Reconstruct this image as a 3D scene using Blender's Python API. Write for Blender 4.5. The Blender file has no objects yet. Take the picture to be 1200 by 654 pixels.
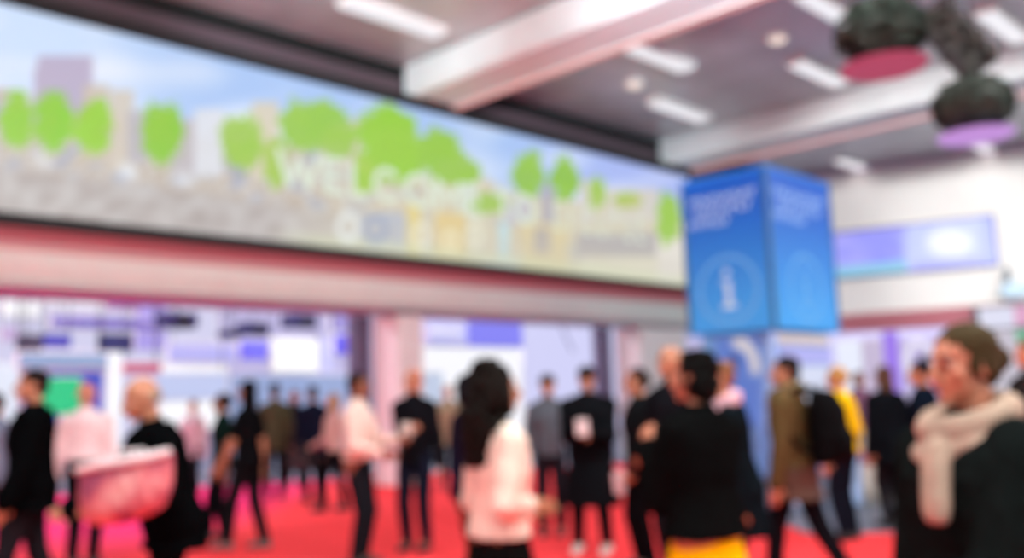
import bpy, bmesh, math, random
from mathutils import Vector, Matrix, noise
R = math.radians
S = bpy.context.scene
COL = S.collection

# ------------------------------------------------------------------ camera
F, PITCH, ROLL, EYE = 1095.0, R(7.4), R(1.95), 1.45
_fw = Vector((0, math.cos(PITCH), math.sin(PITCH)))
_rt0 = Vector((1, 0, 0)); _up0 = _rt0.cross(_fw)
_rt = _rt0 * math.cos(ROLL) - _up0 * math.sin(ROLL)
_up = _rt.cross(_fw)
CAM = Vector((0, 0, EYE))
cam_data = bpy.data.cameras.new('camera'); cam = bpy.data.objects.new('camera', cam_data); COL.objects.link(cam)
cam.matrix_world = Matrix(((_rt.x, _up.x, -_fw.x, 0), (_rt.y, _up.y, -_fw.y, 0), (_rt.z, _up.z, -_fw.z, EYE), (0, 0, 0, 1)))
cam_data.sensor_width = 36.0; cam_data.lens = F / 1200 * 36; cam_data.clip_start = .02; cam_data.clip_end = 200
S.camera = cam
# the photograph is focused far too near: the whole hall is out of focus
cam_data.dof.use_dof = True
cam_data.dof.focus_distance = .30
cam_data.dof.aperture_fstop = 6.8

# ------------------------------------------------------------------ world, exposure
w = bpy.data.worlds.new('world'); S.world = w; w.use_nodes = True
w.node_tree.nodes['Background'].inputs[0].default_value = (.93, .95, 1, 1)
w.node_tree.nodes['Background'].inputs[1].default_value = .75
S.view_settings.view_transform = 'Standard'; S.view_settings.look = 'None'
S.view_settings.exposure = 0; S.view_settings.gamma = 1; S.view_settings.use_curve_mapping = False
LAMP_W = 5.0        # every linear ceiling lamp
HALL_W = 420.0       # every lamp panel of the hall behind

def area(name, loc, sx, sy, watts, col=(1, 1, 1), rot=(0, 0, 0)):
    l = bpy.data.lights.new(name, 'AREA'); l.shape = 'RECTANGLE'; l.size = sx; l.size_y = sy
    l.energy = watts; l.color = col
    o = bpy.data.objects.new(name, l); o.location = loc; o.rotation_euler = rot; COL.objects.link(o); return o
def spot(name, loc, aim, watts, col, size=60, blend=.8, rad=.15):
    l = bpy.data.lights.new(name, 'SPOT'); l.energy = watts; l.color = col; l.spot_size = R(size); l.spot_blend = blend
    l.shadow_soft_size = rad
    o = bpy.data.objects.new(name, l); o.location = loc
    o.rotation_euler = (Vector(aim) - Vector(loc)).to_track_quat('-Z', 'Y').to_euler(); COL.objects.link(o); return o
# unseen fill lamps added to brighten the far wall, ceiling and beams
spot('wall_fill', (5.0, 9.0, 6.9), (10.5, 25.5, 5.4), 4800, (.97, 1, .98), 32, .6, .4)
spot('wall_fill', (9.0, 8.0, 6.9), (14.0, 24.0, 5.4), 4800, (.97, 1, .98), 32, .6, .4)
spot('ceiling_fill', (-2.0, 4.5, 5.2), (-2.6, 14.0, 7.7), 4200, (.78, .95, 1), 34, .8, .4)
spot('ceiling_fill', (3.5, 6.0, 5.6), (2.2, 18.5, 7.7), 5500, (.78, .95, 1), 30, .8, .4)
area('ceiling_fill', (-4.0, 2.5, 6.6), 3, .6, 820, (.90, 1, .98), (R(155), 0, 0))
area('ceiling_fill', (3.0, 2.0, 6.6), 3, .6, 620, (.90, 1, .98), (R(155), 0, 0))
area('ceiling_fill', (10.0, 5.0, 6.6), 3, .6, 260, (.90, 1, .98), (R(155), 0, 0))

# ------------------------------------------------------------------ colour and materials
def lin(c): return tuple(((v / 255) / 12.92 if v / 255 <= .04045 else ((v / 255 + .055) / 1.055) ** 2.4) for v in c)
MATS = {}
def mat(name, rgb, rough=.6, metal=0, var=.12, scale=12, bump=0, emit=0, emit_rgb=None, spec=.5):
    if name in MATS: return MATS[name]
    m = bpy.data.materials.new(name); m.use_nodes = True; nt = m.node_tree; b = nt.nodes['Principled BSDF']
    c = lin(rgb)
    tc = nt.nodes.new('ShaderNodeTexCoord'); nz = nt.nodes.new('ShaderNodeTexNoise')
    nz.inputs['Scale'].default_value = scale; nz.inputs['Detail'].default_value = 4
    nt.links.new(tc.outputs['Object'], nz.inputs['Vector'])
    rp = nt.nodes.new('ShaderNodeValToRGB')
    rp.color_ramp.elements[0].position = .3; rp.color_ramp.elements[1].position = .7
    rp.color_ramp.elements[0].color = (*[max(0, v * (1 - var)) for v in c], 1)
    rp.color_ramp.elements[1].color = (*[min(1, v * (1 + var)) for v in c], 1)
    nt.links.new(nz.outputs['Fac'], rp.inputs['Fac']); nt.links.new(rp.outputs['Color'], b.inputs['Base Color'])
    b.inputs['Roughness'].default_value = rough; b.inputs['Metallic'].default_value = metal
    b.inputs['Specular IOR Level'].default_value = spec
    if bump:
        bp = nt.nodes.new('ShaderNodeBump'); bp.inputs['Strength'].default_value = bump; bp.inputs['Distance'].default_value = .02
        nt.links.new(nz.outputs['Fac'], bp.inputs['Height']); nt.links.new(bp.outputs['Normal'], b.inputs['Normal'])
    if emit:
        b.inputs['Emission Color'].default_value = (*lin(emit_rgb or rgb), 1); b.inputs['Emission Strength'].default_value = emit
    MATS[name] = m; return m
def screen_mat(name, strength=1.0):
    """a lit display: shows the picture stored on its own mesh"""
    if name in MATS: return MATS[name]
    m = bpy.data.materials.new(name); m.use_nodes = True; nt = m.node_tree; b = nt.nodes['Principled BSDF']
    a = nt.nodes.new('ShaderNodeAttribute'); a.attribute_name = 'picture'
    b.inputs['Base Color'].default_value = (.02, .02, .02, 1); b.inputs['Roughness'].default_value = .35
    nt.links.new(a.outputs['Color'], b.inputs['Emission Color']); b.inputs['Emission Strength'].default_value = strength
    MATS[name] = m; return m
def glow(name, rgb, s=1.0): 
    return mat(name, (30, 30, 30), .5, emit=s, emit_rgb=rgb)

# ------------------------------------------------------------------ mesh helpers
def link(name, bm, m, parent=None, smooth=False, mods=None):
    me = bpy.data.meshes.new(name); bm.normal_update(); bm.to_mesh(me); bm.free()
    for x in (m if isinstance(m, (list, tuple)) else [m]): me.materials.append(x)
    if smooth:
        for p in me.polygons: p.use_smooth = True
    o = bpy.data.objects.new(name, me); COL.objects.link(o)
    if parent is not None: o.parent = parent
    return o
def tag(o, label=None, cat=None, group=None, kind=None):
    if label: o['label'] = label
    if cat: o['category'] = cat
    if group: o['group'] = group
    if kind: o['kind'] = kind
    return o
def empty(name, loc=(0, 0, 0), rz=0, label=None, cat=None, group=None):
    o = bpy.data.objects.new(name, None); o.location = loc; o.rotation_euler = (0, 0, rz); o.empty_display_size = .2
    COL.objects.link(o); return tag(o, label, cat, group)
def box(bm, x0, x1, y0, y1, z0, z1, mi=0, bevel=0):
    vs = [bm.verts.new(p) for p in ((x0, y0, z0), (x1, y0, z0), (x1, y1, z0), (x0, y1, z0), (x0, y0, z1), (x1, y0, z1), (x1, y1, z1), (x0, y1, z1))]
    fs = [bm.faces.new([vs[i] for i in q]) for q in ((3, 2, 1, 0), (4, 5, 6, 7), (0, 1, 5, 4), (1, 2, 6, 5), (2, 3, 7, 6), (3, 0, 4, 7))]
    for f in fs: f.material_index = mi
    if bevel: bmesh.ops.bevel(bm, geom=list({e for f in fs for e in f.edges}), offset=bevel, segments=2, affect='EDGES')
    return fs
def B(): return bmesh.new()
def loft(bm, secs, n=18, mi=0):
    """secs: (centre, half-axis u, half-axis v) rings joined and capped"""
    rings = []
    for c, u, v in secs:
        rings.append([bm.verts.new(c + u * math.cos(2 * math.pi * i / n) + v * math.sin(2 * math.pi * i / n)) for i in range(n)])
    for a, b in zip(rings, rings[1:]):
        for i in range(n):
            f = bm.faces.new((a[i], a[(i + 1) % n], b[(i + 1) % n], b[i])); f.material_index = mi
    f = bm.faces.new(list(reversed(rings[0]))); f.material_index = mi
    f = bm.faces.new(rings[-1]); f.material_index = mi
def perp(d):
    a = Vector((0, 0, 1)) if abs(d.z) < .9 else Vector((1, 0, 0))
    u = d.cross(a).normalized(); return u, d.cross(u).normalized()
def cap(bm, p0, p1, r0, r1, n=14, mi=0):
    p0, p1 = Vector(p0), Vector(p1); d = p1 - p0
    if d.length < 1e-6: d = Vector((0, 0, 1e-4))
    dn = d.normalized(); u, v = perp(dn); s = []
    for a in (85, 60, 30, 0): s.append((p0 - dn * r0 * math.sin(R(a)), r0 * math.cos(R(a))))
    for a in (0, 30, 60, 85): s.append((p1 + dn * r1 * math.sin(R(a)), r1 * math.cos(R(a))))
    loft(bm, [(c, u * r, v * r) for c, r in s], n, mi)
def chain(bm, pts, rs, n=14):
    for i in range(len(pts) - 1): cap(bm, pts[i], pts[i + 1], rs[i], rs[i + 1], n)
def ell(bm, c, r, M=None, seg=16, mi=0):
    c = Vector(c); mt = Matrix.Translation(c) @ (M.to_4x4() if M else Matrix()) @ Matrix.Diagonal((*r, 1))
    g = bmesh.ops.create_uvsphere(bm, u_segments=seg, v_segments=seg // 2 + 2, radius=1, matrix=mt)
    for v in g['verts']:
        for f in v.link_faces: f.material_index = mi
def cyl(bm, p0, p1, r, n=16, mi=0, r1=None):
    p0, p1 = Vector(p0), Vector(p1); u, v = perp((p1 - p0).normalized()); r1 = r if r1 is None else r1
    loft(bm, [(p0, u * r, v * r), (p1, u * r1, v * r1)], n, mi)
CL = bpy.data.textures.new('cloth_wrinkles', 'CLOUDS'); CL.noise_scale = .11; CL.noise_depth = 2
CF = bpy.data.textures.new('hair_waves', 'CLOUDS'); CF.noise_scale = .03
def skin(o, voxel, it=4, disp=0, tex=None):
    m = o.modifiers.new('surface', 'REMESH'); m.mode = 'VOXEL'; m.voxel_size = voxel; m.use_smooth_shade = True
    m = o.modifiers.new('smooth', 'SMOOTH'); m.iterations = it; m.factor = .5
    if disp:
        d = o.modifiers.new('folds', 'DISPLACE'); d.texture = tex or CL; d.strength = disp; d.mid_level = .5; d.texture_coords = 'LOCAL'
    return o

# ------------------------------------------------------------------ measuring: a photo pixel meets a plane of the hall
def ray(px, py): return _fw + _rt * ((px - 600) / F) - _up * ((py - 327) / F)
def hit(px, py, P, n):
    d = ray(px, py); return CAM + d * ((P - CAM).dot(n) / d.dot(n))
def atY(px, py, Y): d = ray(px, py); return CAM + d * (Y / d.y)
def project(q):
    q = Vector(q) - CAM; z = q.dot(_fw); return 600 + F * q.dot(_rt) / z, 327 - F * q.dot(_up) / z
class Frame:
    """a wall's own frame: x along it, y behind it, z up"""
    def __init__(s, O, az):
        s.O = Vector((O[0], O[1], 0)); s.x = Vector((math.sin(az), math.cos(az), 0)); s.y = Vector((-s.x.y, s.x.x, 0)); s.rz = math.pi / 2 - az
    def loc(s, px, py, off=0):
        q = hit(px, py, s.O + s.y * off, s.y) - s.O; return q.dot(s.x), q.z
    def w(s, x, y, z=0): return s.O + s.x * x + s.y * y + Vector((0, 0, z))
    def put(s, name, bm, m, **k):
        o = link(name, bm, m, **k); o.location = s.O; o.rotation_euler = (0, 0, s.rz); return o
    def root(s, name, x, y, z, label, cat, group=None): return empty(name, s.w(x, y, z), s.rz, label, cat, group)
FA = Frame((-2.1666, 16.5), R(44.5))           # the long wall with the big screen
FR = Frame((8.02, 26.86), R(118))              # the white wall at the far right

# ------------------------------------------------------------------ setting
M_floor = mat('slate_floor', (96, 104, 116), .45, scale=2)
M_carpet = mat('red_carpet', (246, 66, 70), .95, var=.06, scale=90, bump=.3, spec=.1)
def pink_blend(m):      # carpet colour blends to pink at the far left end
    nt = m.node_tree; b = nt.nodes['Principled BSDF']; src = b.inputs['Base Color'].links[0].from_socket
    tc = nt.nodes.new('ShaderNodeTexCoord'); sp = nt.nodes.new('ShaderNodeSeparateXYZ'); nt.links.new(tc.outputs['Object'], sp.inputs[0])
    fx = nt.nodes.new('ShaderNodeMapRange'); fx.inputs[1].default_value = -3.3; fx.inputs[2].default_value = -4.3; nt.links.new(sp.outputs['X'], fx.inputs[0])
    fy = nt.nodes.new('ShaderNodeMapRange'); fy.inputs[1].default_value = 9.5; fy.inputs[2].default_value = 12.0; nt.links.new(sp.outputs['Y'], fy.inputs[0])
    mu = nt.nodes.new('ShaderNodeMath'); mu.operation = 'MULTIPLY'; nt.links.new(fx.outputs[0], mu.inputs[0]); nt.links.new(fy.outputs[0], mu.inputs[1])
    mx = nt.nodes.new('ShaderNodeMix'); mx.data_type = 'RGBA'; nt.links.new(mu.outputs[0], mx.inputs[0]); nt.links.new(src, mx.inputs[6]); mx.inputs[7].default_value = (*lin((244, 44, 112)), 1)
    nt.links.new(mx.outputs[2], b.inputs['Base Color'])
pink_blend(M_carpet)
M_white = mat('white_paint', (238, 234, 230), .6, var=.02, scale=3)
M_cream = mat('cream_paint', (222, 232, 222), .6, var=.03, scale=3)
M_mauve = mat('mauve_red_band', (176, 96, 108), .6, var=.05, scale=3)
M_ceil = mat('grey_metal_ceiling', (190, 192, 196), .36, metal=.25, var=.12, scale=1.3)
M_black = mat('matt_black', (22, 20, 22), .7)
M_dark = mat('dark_plum_paint', (84, 66, 74), .6)
M_topband = mat('black_wall_band', (10, 9, 10), .9)
M_beam = mat('pale_beam_paint', (226, 232, 232), .5, var=.05, scale=1.5)
M_lav = mat('lavender_partition', (222, 218, 248), .6, var=.05, scale=1)

bm = B(); box(bm, -40, 45, -6, 60, -.2, 0); tag(link('floor', bm, M_floor), kind='structure')
bm = B()
out = [(-14, .6), (7, .6), (7, 9.2), (2.9, 9.7), (2.4, 20.5), (-1, 20.0), (-9, 17.5), (-14, 16.5)]
lo = [bm.verts.new((x, y, .001)) for x, y in out]; hi = [bm.verts.new((x, y, .012)) for x, y in out]
bm.faces.new(hi); bm.faces.new(list(reversed(lo)))
for i in range(len(out)): bm.faces.new((lo[i], lo[(i + 1) % 8], hi[(i + 1) % 8], hi[i]))
tag(link('red_carpet', bm, M_carpet), 'bright red carpet covering the floor of the aisle in front of the big screen', 'carpet')

# long wall: bulkhead over the openings
bm = B(); box(bm, -12, 13.2, 0, .5, 3.2, 7.42); tag(FA.put('wall_left', bm, M_dark), kind='structure')
bm = B(); box(bm, -12, 13.2, 0, .5, 7.42, 7.72); tag(FA.put('wall_upper', bm, M_topband), kind='structure')  # black band along the top of the wall
# fascia with a softly rounded lower edge
bm = B()
prof = [(0.02, 4.0), (-.16, 3.98), (-.20, 3.86), (-.20, 3.62), (-.17, 3.40), (-.10, 3.22), (.02, 3.12), (.20, 3.06), (.55, 3.05), (.55, 4.0)]
for a, b_ in ((-12, 13.2),):
    r0 = [bm.verts.new((a, y, z)) for y, z in prof]; r1 = [bm.verts.new((b_, y, z)) for y, z in prof]
    n = len(prof)
    for i in range(n): bm.faces.new((r0[i], r0[(i + 1) % n], r1[(i + 1) % n], r1[i]))
    bm.faces.new(list(reversed(r0))); bm.faces.new(r1)
M_soffit = mat('bounce_offset_soffit', (140, 186, 196), .7, var=.03)  # cool shade put into the underside's colour against red carpet bounce
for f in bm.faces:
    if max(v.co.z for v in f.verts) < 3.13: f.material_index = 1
tag(FA.put('trim_1', bm, [M_cream, M_soffit]), kind='structure')
bm = B(); box(bm, -12, 13.2, -.225, -.02, 3.70, 3.90); tag(FA.put('trim_2', bm, mat('red_glow_tint', (172, 92, 100), .6, var=.04)), kind='structure')  # red glow of the strip light painted on as a band
bm = B(); box(bm, -12, 13.2, -.215, -.02, 3.60, 3.70); tag(FA.put('trim_6', bm, mat('faded_glow_tint', (204, 160, 158), .6, var=.03)), kind='structure')  # fading end of the red glow, painted as a lighter band
# red strip of light under the screen
t = FA.root('led_strip', 0, -.3, 3.90, 'thin red strip light running under the big city screen', 'strip light')
bm = B(); box(bm, -12, 13, -.03, .02, -.03, .03); link('housing', bm, M_black, t)
bm = B(); box(bm, -12, 13, -.02, .06, -.05, -.031); link('diffuser', bm, glow('red_led', (176, 60, 70), 1.0), t)
t = FA.root('led_strip', 0, -.085, 3.13, 'thin pink strip light under the lower edge of the cream fascia', 'strip light')
bm = B(); box(bm, -12, 13, -.02, .04, 0, .045); link('housing', bm, M_white, t)
bm = B(); box(bm, -12, 13, -.055, -.021, 0, .03); link('diffuser', bm, glow('pink_led', (206, 160, 176), .5), t)

# columns between the openings
def column(px_l, px_m, px_r, k):
    tr, _ = FA.loc(px_r, 420); tm, _ = FA.loc(px_m, 420)
    # depth behind the wall where the left side face ends
    P = FA.w(tm, 0); q = hit(px_l, 420, P, FA.x); dep = (q - FA.O).dot(FA.y)
    bm = B(); box(bm, tm, tr, 0.02, dep, .014, 3.045, bevel=.02)
    tag(FA.put('wall_column' + k, bm, M_white), kind='structure')
    return tm, dep
cA = column(437, 468, 497, '_1'); cB = column(722, 752, 806, '_2')
def post(px0, px1, dep, label):
    a, _ = FA.loc(px0, 420, dep); b_, _ = FA.loc(px1 - 2, 420, dep); b_ -= .06
    t = FA.root('metal_post', a, dep, 0, label, 'post', 'dark posts beside the pale columns')
    bm = B(); box(bm, 0, b_ - a, .05, .35, .04, 3.9 if dep > .53 else 3.04, bevel=.02); link('shaft', bm, mat('dark_indigo_metal', (92, 84, 112), .5), t)
    bm = B(); box(bm, -.05, b_ - a + .03, 0, .4, .014, .04); link('foot_plate', bm, M_black, t)
post(420, 443, cA[1], 'dark tall post on the left side of the first pale column')
post(708, 723, cB[1], 'dark tall post on the left side of the second pale column')

# white far wall
bm = B(); box(bm, -.6, 16, 0, .5, 3.5, 7.69); tag(FR.put('wall_right', bm, M_white), kind='structure')
bm = B(); box(bm, -.6, 16, -.06, .56, 3.04, 3.52); tag(FR.put('trim_3', bm, M_mauve), kind='structure')  # mauve-red band along the wall's lower edge
bm = B(); box(bm, -.6, 16, -.12, -.01, 7.5, 7.68, bevel=.02); tag(FR.put('trim_4', bm, mat('lilac_paint', (190, 170, 190))), kind='structure')
# ceiling
bm = B(); box(bm, -20, 26, -30, .5, 7.7, 7.9); tag(FA.put('ceiling', bm, M_ceil), kind='structure')
for i, (a, b_) in enumerate(((.35, 1.52), (8.36, 9.52))):
    bm = B(); box(bm, a, b_, -27, -.02, 7.05, 7.69, bevel=.05)
    tag(FA.put('ceiling_beam_%d' % (i + 1), bm, M_beam), kind='structure')
    t = FA.root('led_strip', b_ - .2, 0, 7.028, ('salmon strip light along the lower edge of the near ceiling beam', 'salmon strip light along the lower edge of the far ceiling beam')[i], 'strip light')
    bm = B(); box(bm, 0, .17, -27, -.3, -.002, .02); link('housing', bm, M_white, t)
    bm = B(); box(bm, .01, .16, -27, -.31, -.02, -.0021); link('diffuser', bm, glow('salmon_led', (226, 148, 146), 1.0), t)
# hall behind
bm = B(); box(bm, -24, 24, 19, 19.3, 0, 7); tag(FA.put('wall_back', bm, M_lav), kind='structure')
bm = B(); box(bm, -24, 14, .6, 19, 7, 7.2); tag(FA.put('ceiling_back', bm, M_white), kind='structure')
bm = B(); box(bm, -10, 24, 11, 11.3, 0, 7); tag(FR.put('wall_back_right', bm, M_lav), kind='structure')
for x in (-15, -9, -3, 3, 9):
    for y in (5, 12): area('hall_lamp', FA.w(x, y, 6.9), 3, 1.2, HALL_W, (.86, .86, 1), (0, 0, FA.rz))
for x in (1, 7, 13): area('hall_lamp', FR.w(x, 6, 6.9), 3, 1.2, HALL_W, (.9, .86, 1), (0, 0, FR.rz))

# ------------------------------------------------------------------ ceiling lamps
M_lampglow = glow('lamp_diffuser', (240, 238, 244), 1.0)
def linear_lamp(p, label, shown=True):
    t = empty('ceiling_light', p, FA.rz, label, 'ceiling light', 'linear ceiling lights')
    bm = B(); box(bm, -1.0, 1.0, -.19, .19, -.10, -.001, bevel=.015); link('housing', bm, M_white, t)
    bm = B(); box(bm, -.96, .96, -.16, .16, -.125, -.1005); link('diffuser', bm, M_lampglow, t)
    area('lamp_light', (p[0], p[1], p[2] - .14), 1.9, .2, LAMP_W, (1, .97, .95), (0, 0, FA.rz))
def ceil_at(px, py, z=7.7): d = ray(px, py); return CAM + d * ((z - EYE) / d.z)
lamps = [(462, 17, 'bright linear ceiling light at the left, nearest to the big screen'),
         (770, 62, 'linear ceiling light right of the near beam, upper of two'),
         (797, 126, 'linear ceiling light right of the near beam, lower of two'),
         (960, 82, 'linear ceiling light just left of the hanging dark greenery'),
         (972, 6, 'linear ceiling light at the top edge left of the greenery'),
         (1176, 26, 'linear ceiling light in the top right corner')]
for px, py, lb in lamps: linear_lamp(ceil_at(px, py), lb)
for px, py in ((1000, 190), (1150, 168)):
    p = ceil_at(px, py)
    linear_lamp(p, 'small far linear ceiling light before the white wall, ' + ('left one' if px < 1100 else 'right one'))
# unseen lamps added around the camera, far stronger, making up for the dimmed ones
for x in (-12, -7, -2.6, 4, 7.4, 12): 
    for y in (-12, -17, -22): 
        if (x, y) != (4, -12): area('lamp_light', FA.w(x, y, 7.6), 1.9, .2, LAMP_W * 46, (1, .97, .95), (0, 0, FA.rz))
for px, py, lb in ((911, 43, 'round warm ceiling downlight between the two beams'), (743, 97, 'small round ceiling downlight beside the near beam')):
    p = ceil_at(px, py); t = empty('downlight', p, 0, lb, 'ceiling light')
    bm = B(); cyl(bm, (0, 0, -.06), (0, 0, -.001), .2, 24); link('ring', bm, M_white, t)
    bm = B(); cyl(bm, (0, 0, -.08), (0, 0, -.0605), .15, 24); link('diffuser', bm, glow('warm_diffuser', (255, 236, 222), 1.0), t)

# ------------------------------------------------------------------ the big city screen
def smooth(a, b, x): x = max(0, min(1, (x - a) / (b - a))); return x * x * (3 - 2 * x)
def mix(c, d, k): return tuple(p + (q - p) * k for p, q in zip(c, d))
TREES = [(20, 142, 21, 33, (150, 214, 60)), (62, 142, 24, 34, (138, 214, 48)), (108, 148, 24, 32, (160, 220, 62)), (190, 155, 25, 37, (142, 208, 60)),
         (284, 168, 26, 34, (172, 208, 100)), (322, 190, 15, 32, (186, 208, 110)), (360, 148, 36, 30, (158, 206, 84)), (382, 142, 26, 26, (150, 204, 78)), (398, 165, 22, 20, (170, 206, 104)),
         (452, 155, 36, 34, (152, 214, 52)), (462, 182, 44, 34, (160, 214, 64)), (430, 205, 18, 22, (180, 214, 90)), (515, 182, 26, 32, (156, 206, 78)), (538, 202, 26, 18, (164, 206, 96)),
         (572, 238, 22, 12, (176, 206, 110)), (619, 205, 19, 28, (152, 200, 92)), (662, 209, 17, 26, (146, 198, 80)), (700, 225, 11, 20, (190, 208, 130)), (783, 256, 14, 32, (168, 208, 100)), (735, 234, 16, 10, (206, 204, 140))]
RECTS = [(44, 66, 108, 140, (176, 160, 194)), (40, 80, 60, 140, (182, 168, 200)), (98, 100, 128, 190, (205, 190, 170)), (130, 106, 156, 200, (212, 200, 182)), (150, 130, 172, 190, (180, 176, 186)),
         (206, 140, 232, 205, (188, 180, 186)), (228, 128, 262, 205, (226, 230, 240)), (262, 150, 270, 200, (170, 168, 180)), (296, 120, 326, 210, (216, 204, 176)), (402, 140, 424, 190, (206, 194, 176)),
         (548, 190, 556, 240, (206, 214, 220)), (590, 235, 620, 262, (190, 186, 200)), (636, 215, 648, 262, (166, 160, 176)), (680, 212, 694, 262, (214, 206, 196)), (708, 222, 772, 262, (214, 206, 190)),
         (478, 238, 492, 300, (228, 206, 110)), (510, 250, 545, 302, (230, 200, 120)), (548, 250, 572, 290, (214, 208, 180)), (612, 262, 664, 318, (222, 204, 150)), (626, 268, 644, 296, (176, 166, 160)), (585, 262, 596, 302, (186, 226, 236)),
         (565, 306, 606, 318, (206, 228, 250)), (676, 274, 770, 300, (172, 166, 166)), (770, 280, 800, 334, (232, 226, 216)), (680, 302, 770, 328, (226, 222, 196)), (420, 250, 474, 292, (170, 178, 196))]
RINGS = [(408, 266, 13, 18, (226, 232, 230)), (440, 268, 14, 16, (148, 160, 186)), (494, 276, 10, 14, (236, 234, 214)), (528, 282, 9, 12, (240, 234, 200)), (556, 276, 9, 14, (232, 230, 206))]
def city(px, py):
    yt = 10 + .2525 * px; yb = 255 + .101 * px; v = (py - yt) / (yb - yt)
    n1 = noise.noise(Vector((px * .045, py * .06, 0))); n2 = noise.noise(Vector((px * .16, py * .2, 3))); n3 = noise.noise(Vector((px * .012, py * .03, 7)))
    # sky with thin cloud
    blue = mix((204, 224, 252), (166, 196, 242), smooth(60, 300, px)); blue = mix(blue, (166, 182, 240), smooth(560, 760, px)); 
    c = mix(blue, (228, 236, 252), max(0, min(1, v * 1.6 + n3 * .9)))
    # town
    h = .40 + .05 * n1 - .03 * smooth(200, 300, px)
    town = mix((182, 166, 150), (216, 216, 214),   .5 + n2 * .8 + n1 * .5); town = mix(town, (160, 164, 182), min(1, max(0, n1) * 1.8))
    town = mix(town, (222, 214, 178), smooth(300, 520, px) * .55)
    c = mix(c, town, smooth(h - .03, h + .04, v))
    for (x0, y0, x1, y1, k) in RECTS:
        m_ = smooth(x0 - 3, x0 + 2, px) * (1 - smooth(x1 - 2, x1 + 3, px)) * smooth(y0 - 3, y0 + 2, py) * (1 - smooth(y1 - 2, y1 + 3, py))
        if m_ > 0: c = mix(c, mix(k, (200, 200, 200), .15 + .3 * abs(n2)), m_ * .9)
    # street
    g = mix((172, 163, 160), (196, 192, 190), .5 + n1 * .9); g = mix(g, (214, 208, 184), smooth(300, 450, px) * .6)
    m_ = smooth(.70, .80, v) * (1 - smooth(380, 470, px) * .75); c = mix(c, g, m_)
    if v > .62 and v < .76 and px < 300: c = mix(c, (224, 228, 234), max(0, noise.noise(Vector((px * .03, 5, 1)))) * 1.6 * (1 - abs(v - .69) / .07))
    if v > .90: c = mix(c, (206, 214, 180), .5 * smooth(300, 380, px))
    for (x, y, a, b_, k) in TREES:
        d = math.hypot((px - x) / a, (py - y) / b_) + n2 * .30 + n1 * .25
        if d < 1.15: c = mix(c, mix(mix(k, (120, 170, 40), .22), (150, 200, 56), max(0, min(.6, .3 + n1 + n2 * .6))), 1 - smooth(.82, 1.12, d))
    for (x, y, a, b_, k) in RINGS:
        d = math.hypot((px - x) / a, (py - y) / b_); c = mix(c, k, max(0, 1 - abs(d - .8) / .42))
    return c
def display(frame, off, t0, t1, z0, z1, nx, nz, fn, parent_origin, m, parent, name='display'):
    bm = B(); g = [[bm.verts.new((t0 + (t1 - t0) * i / nx - parent_origin[0], off - parent_origin[1], z0 + (z1 - z0) * j / nz - parent_origin[2])) for i in range(nx + 1)] for j in range(nz + 1)]
    for j in range(nz):
        for i in range(nx): bm.faces.new((g[j][i], g[j][i + 1], g[j + 1][i + 1], g[j + 1][i]))
    cols = []
    for j in range(nz + 1):
        for i in range(nx + 1):
            px, py = project(frame.w(t0 + (t1 - t0) * i / nx, off, z0 + (z1 - z0) * j / nz)); cols.append(lin(tuple(max(0, min(255, v)) for v in fn(px, py))))
    o = link(name, bm, m, parent)
    at = o.data.color_attributes.new('picture', 'FLOAT_COLOR', 'POINT')
    for k, c in enumerate(cols): at.data[k].color = (*c, 1)
    return o
T0, T1, Z0, Z1 = -8.6, 9.35, 4.07, 6.86
scr = FA.root('video_wall', 0, -.12, 4.0, 'huge wide screen on the long wall showing green trees, a city and the word WELCOME', 'screen')
bm = B()
box(bm, T0 - .12, T1 + .06, -.16, .11, -.08, .07); box(bm, T0 - .12, T1 + .06, -.16, .11, Z1 - 4.0, Z1 - 3.80)
box(bm, T0 - .12, T0, -.16, .11, .07, Z1 - 4.0); box(bm, T1, T1 + .06, -.16, .11, .07, Z1 - 4.0)
box(bm, T0, T1, -.05, .11, .07, Z1 - 4.0)
link('frame', bm, M_black, scr)
display(FA, -.20, T0, T1, Z0, Z1, 440, 76, city, (0, -.12, 4.0), screen_mat('city_picture', 1.0), scr)
GLYPH = {'W': [[(0, 1), (.26, 0), (.5, .8), (.74, 0), (1, 1)]], 'E': [[(.9, 1), (0, 1), (0, 0), (.9, 0)], [(0, .52), (.78, .52)]], 'L': [[(0, 1), (0, 0), (.85, 0)]],
         'M': [[(0, 0), (0, 1), (.5, .3), (1, 1), (1, 0)]], 'T': [[(0, 1), (1, 1)], [(.5, 1), (.5, 0)]],
         'C': [[(.5 + .5 * math.cos(R(a)), .5 + .5 * math.sin(R(a))) for a in range(48, 313, 24)]],
         'O': [[(.5 + .5 * math.cos(R(a)), .5 + .5 * math.sin(R(a))) for a in range(0, 361, 24)]]}
GW = {'W': 1.35, 'E': .66, 'L': .60, 'C': .95, 'O': 1.05, 'M': 1.05, 'T': .8}
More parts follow.
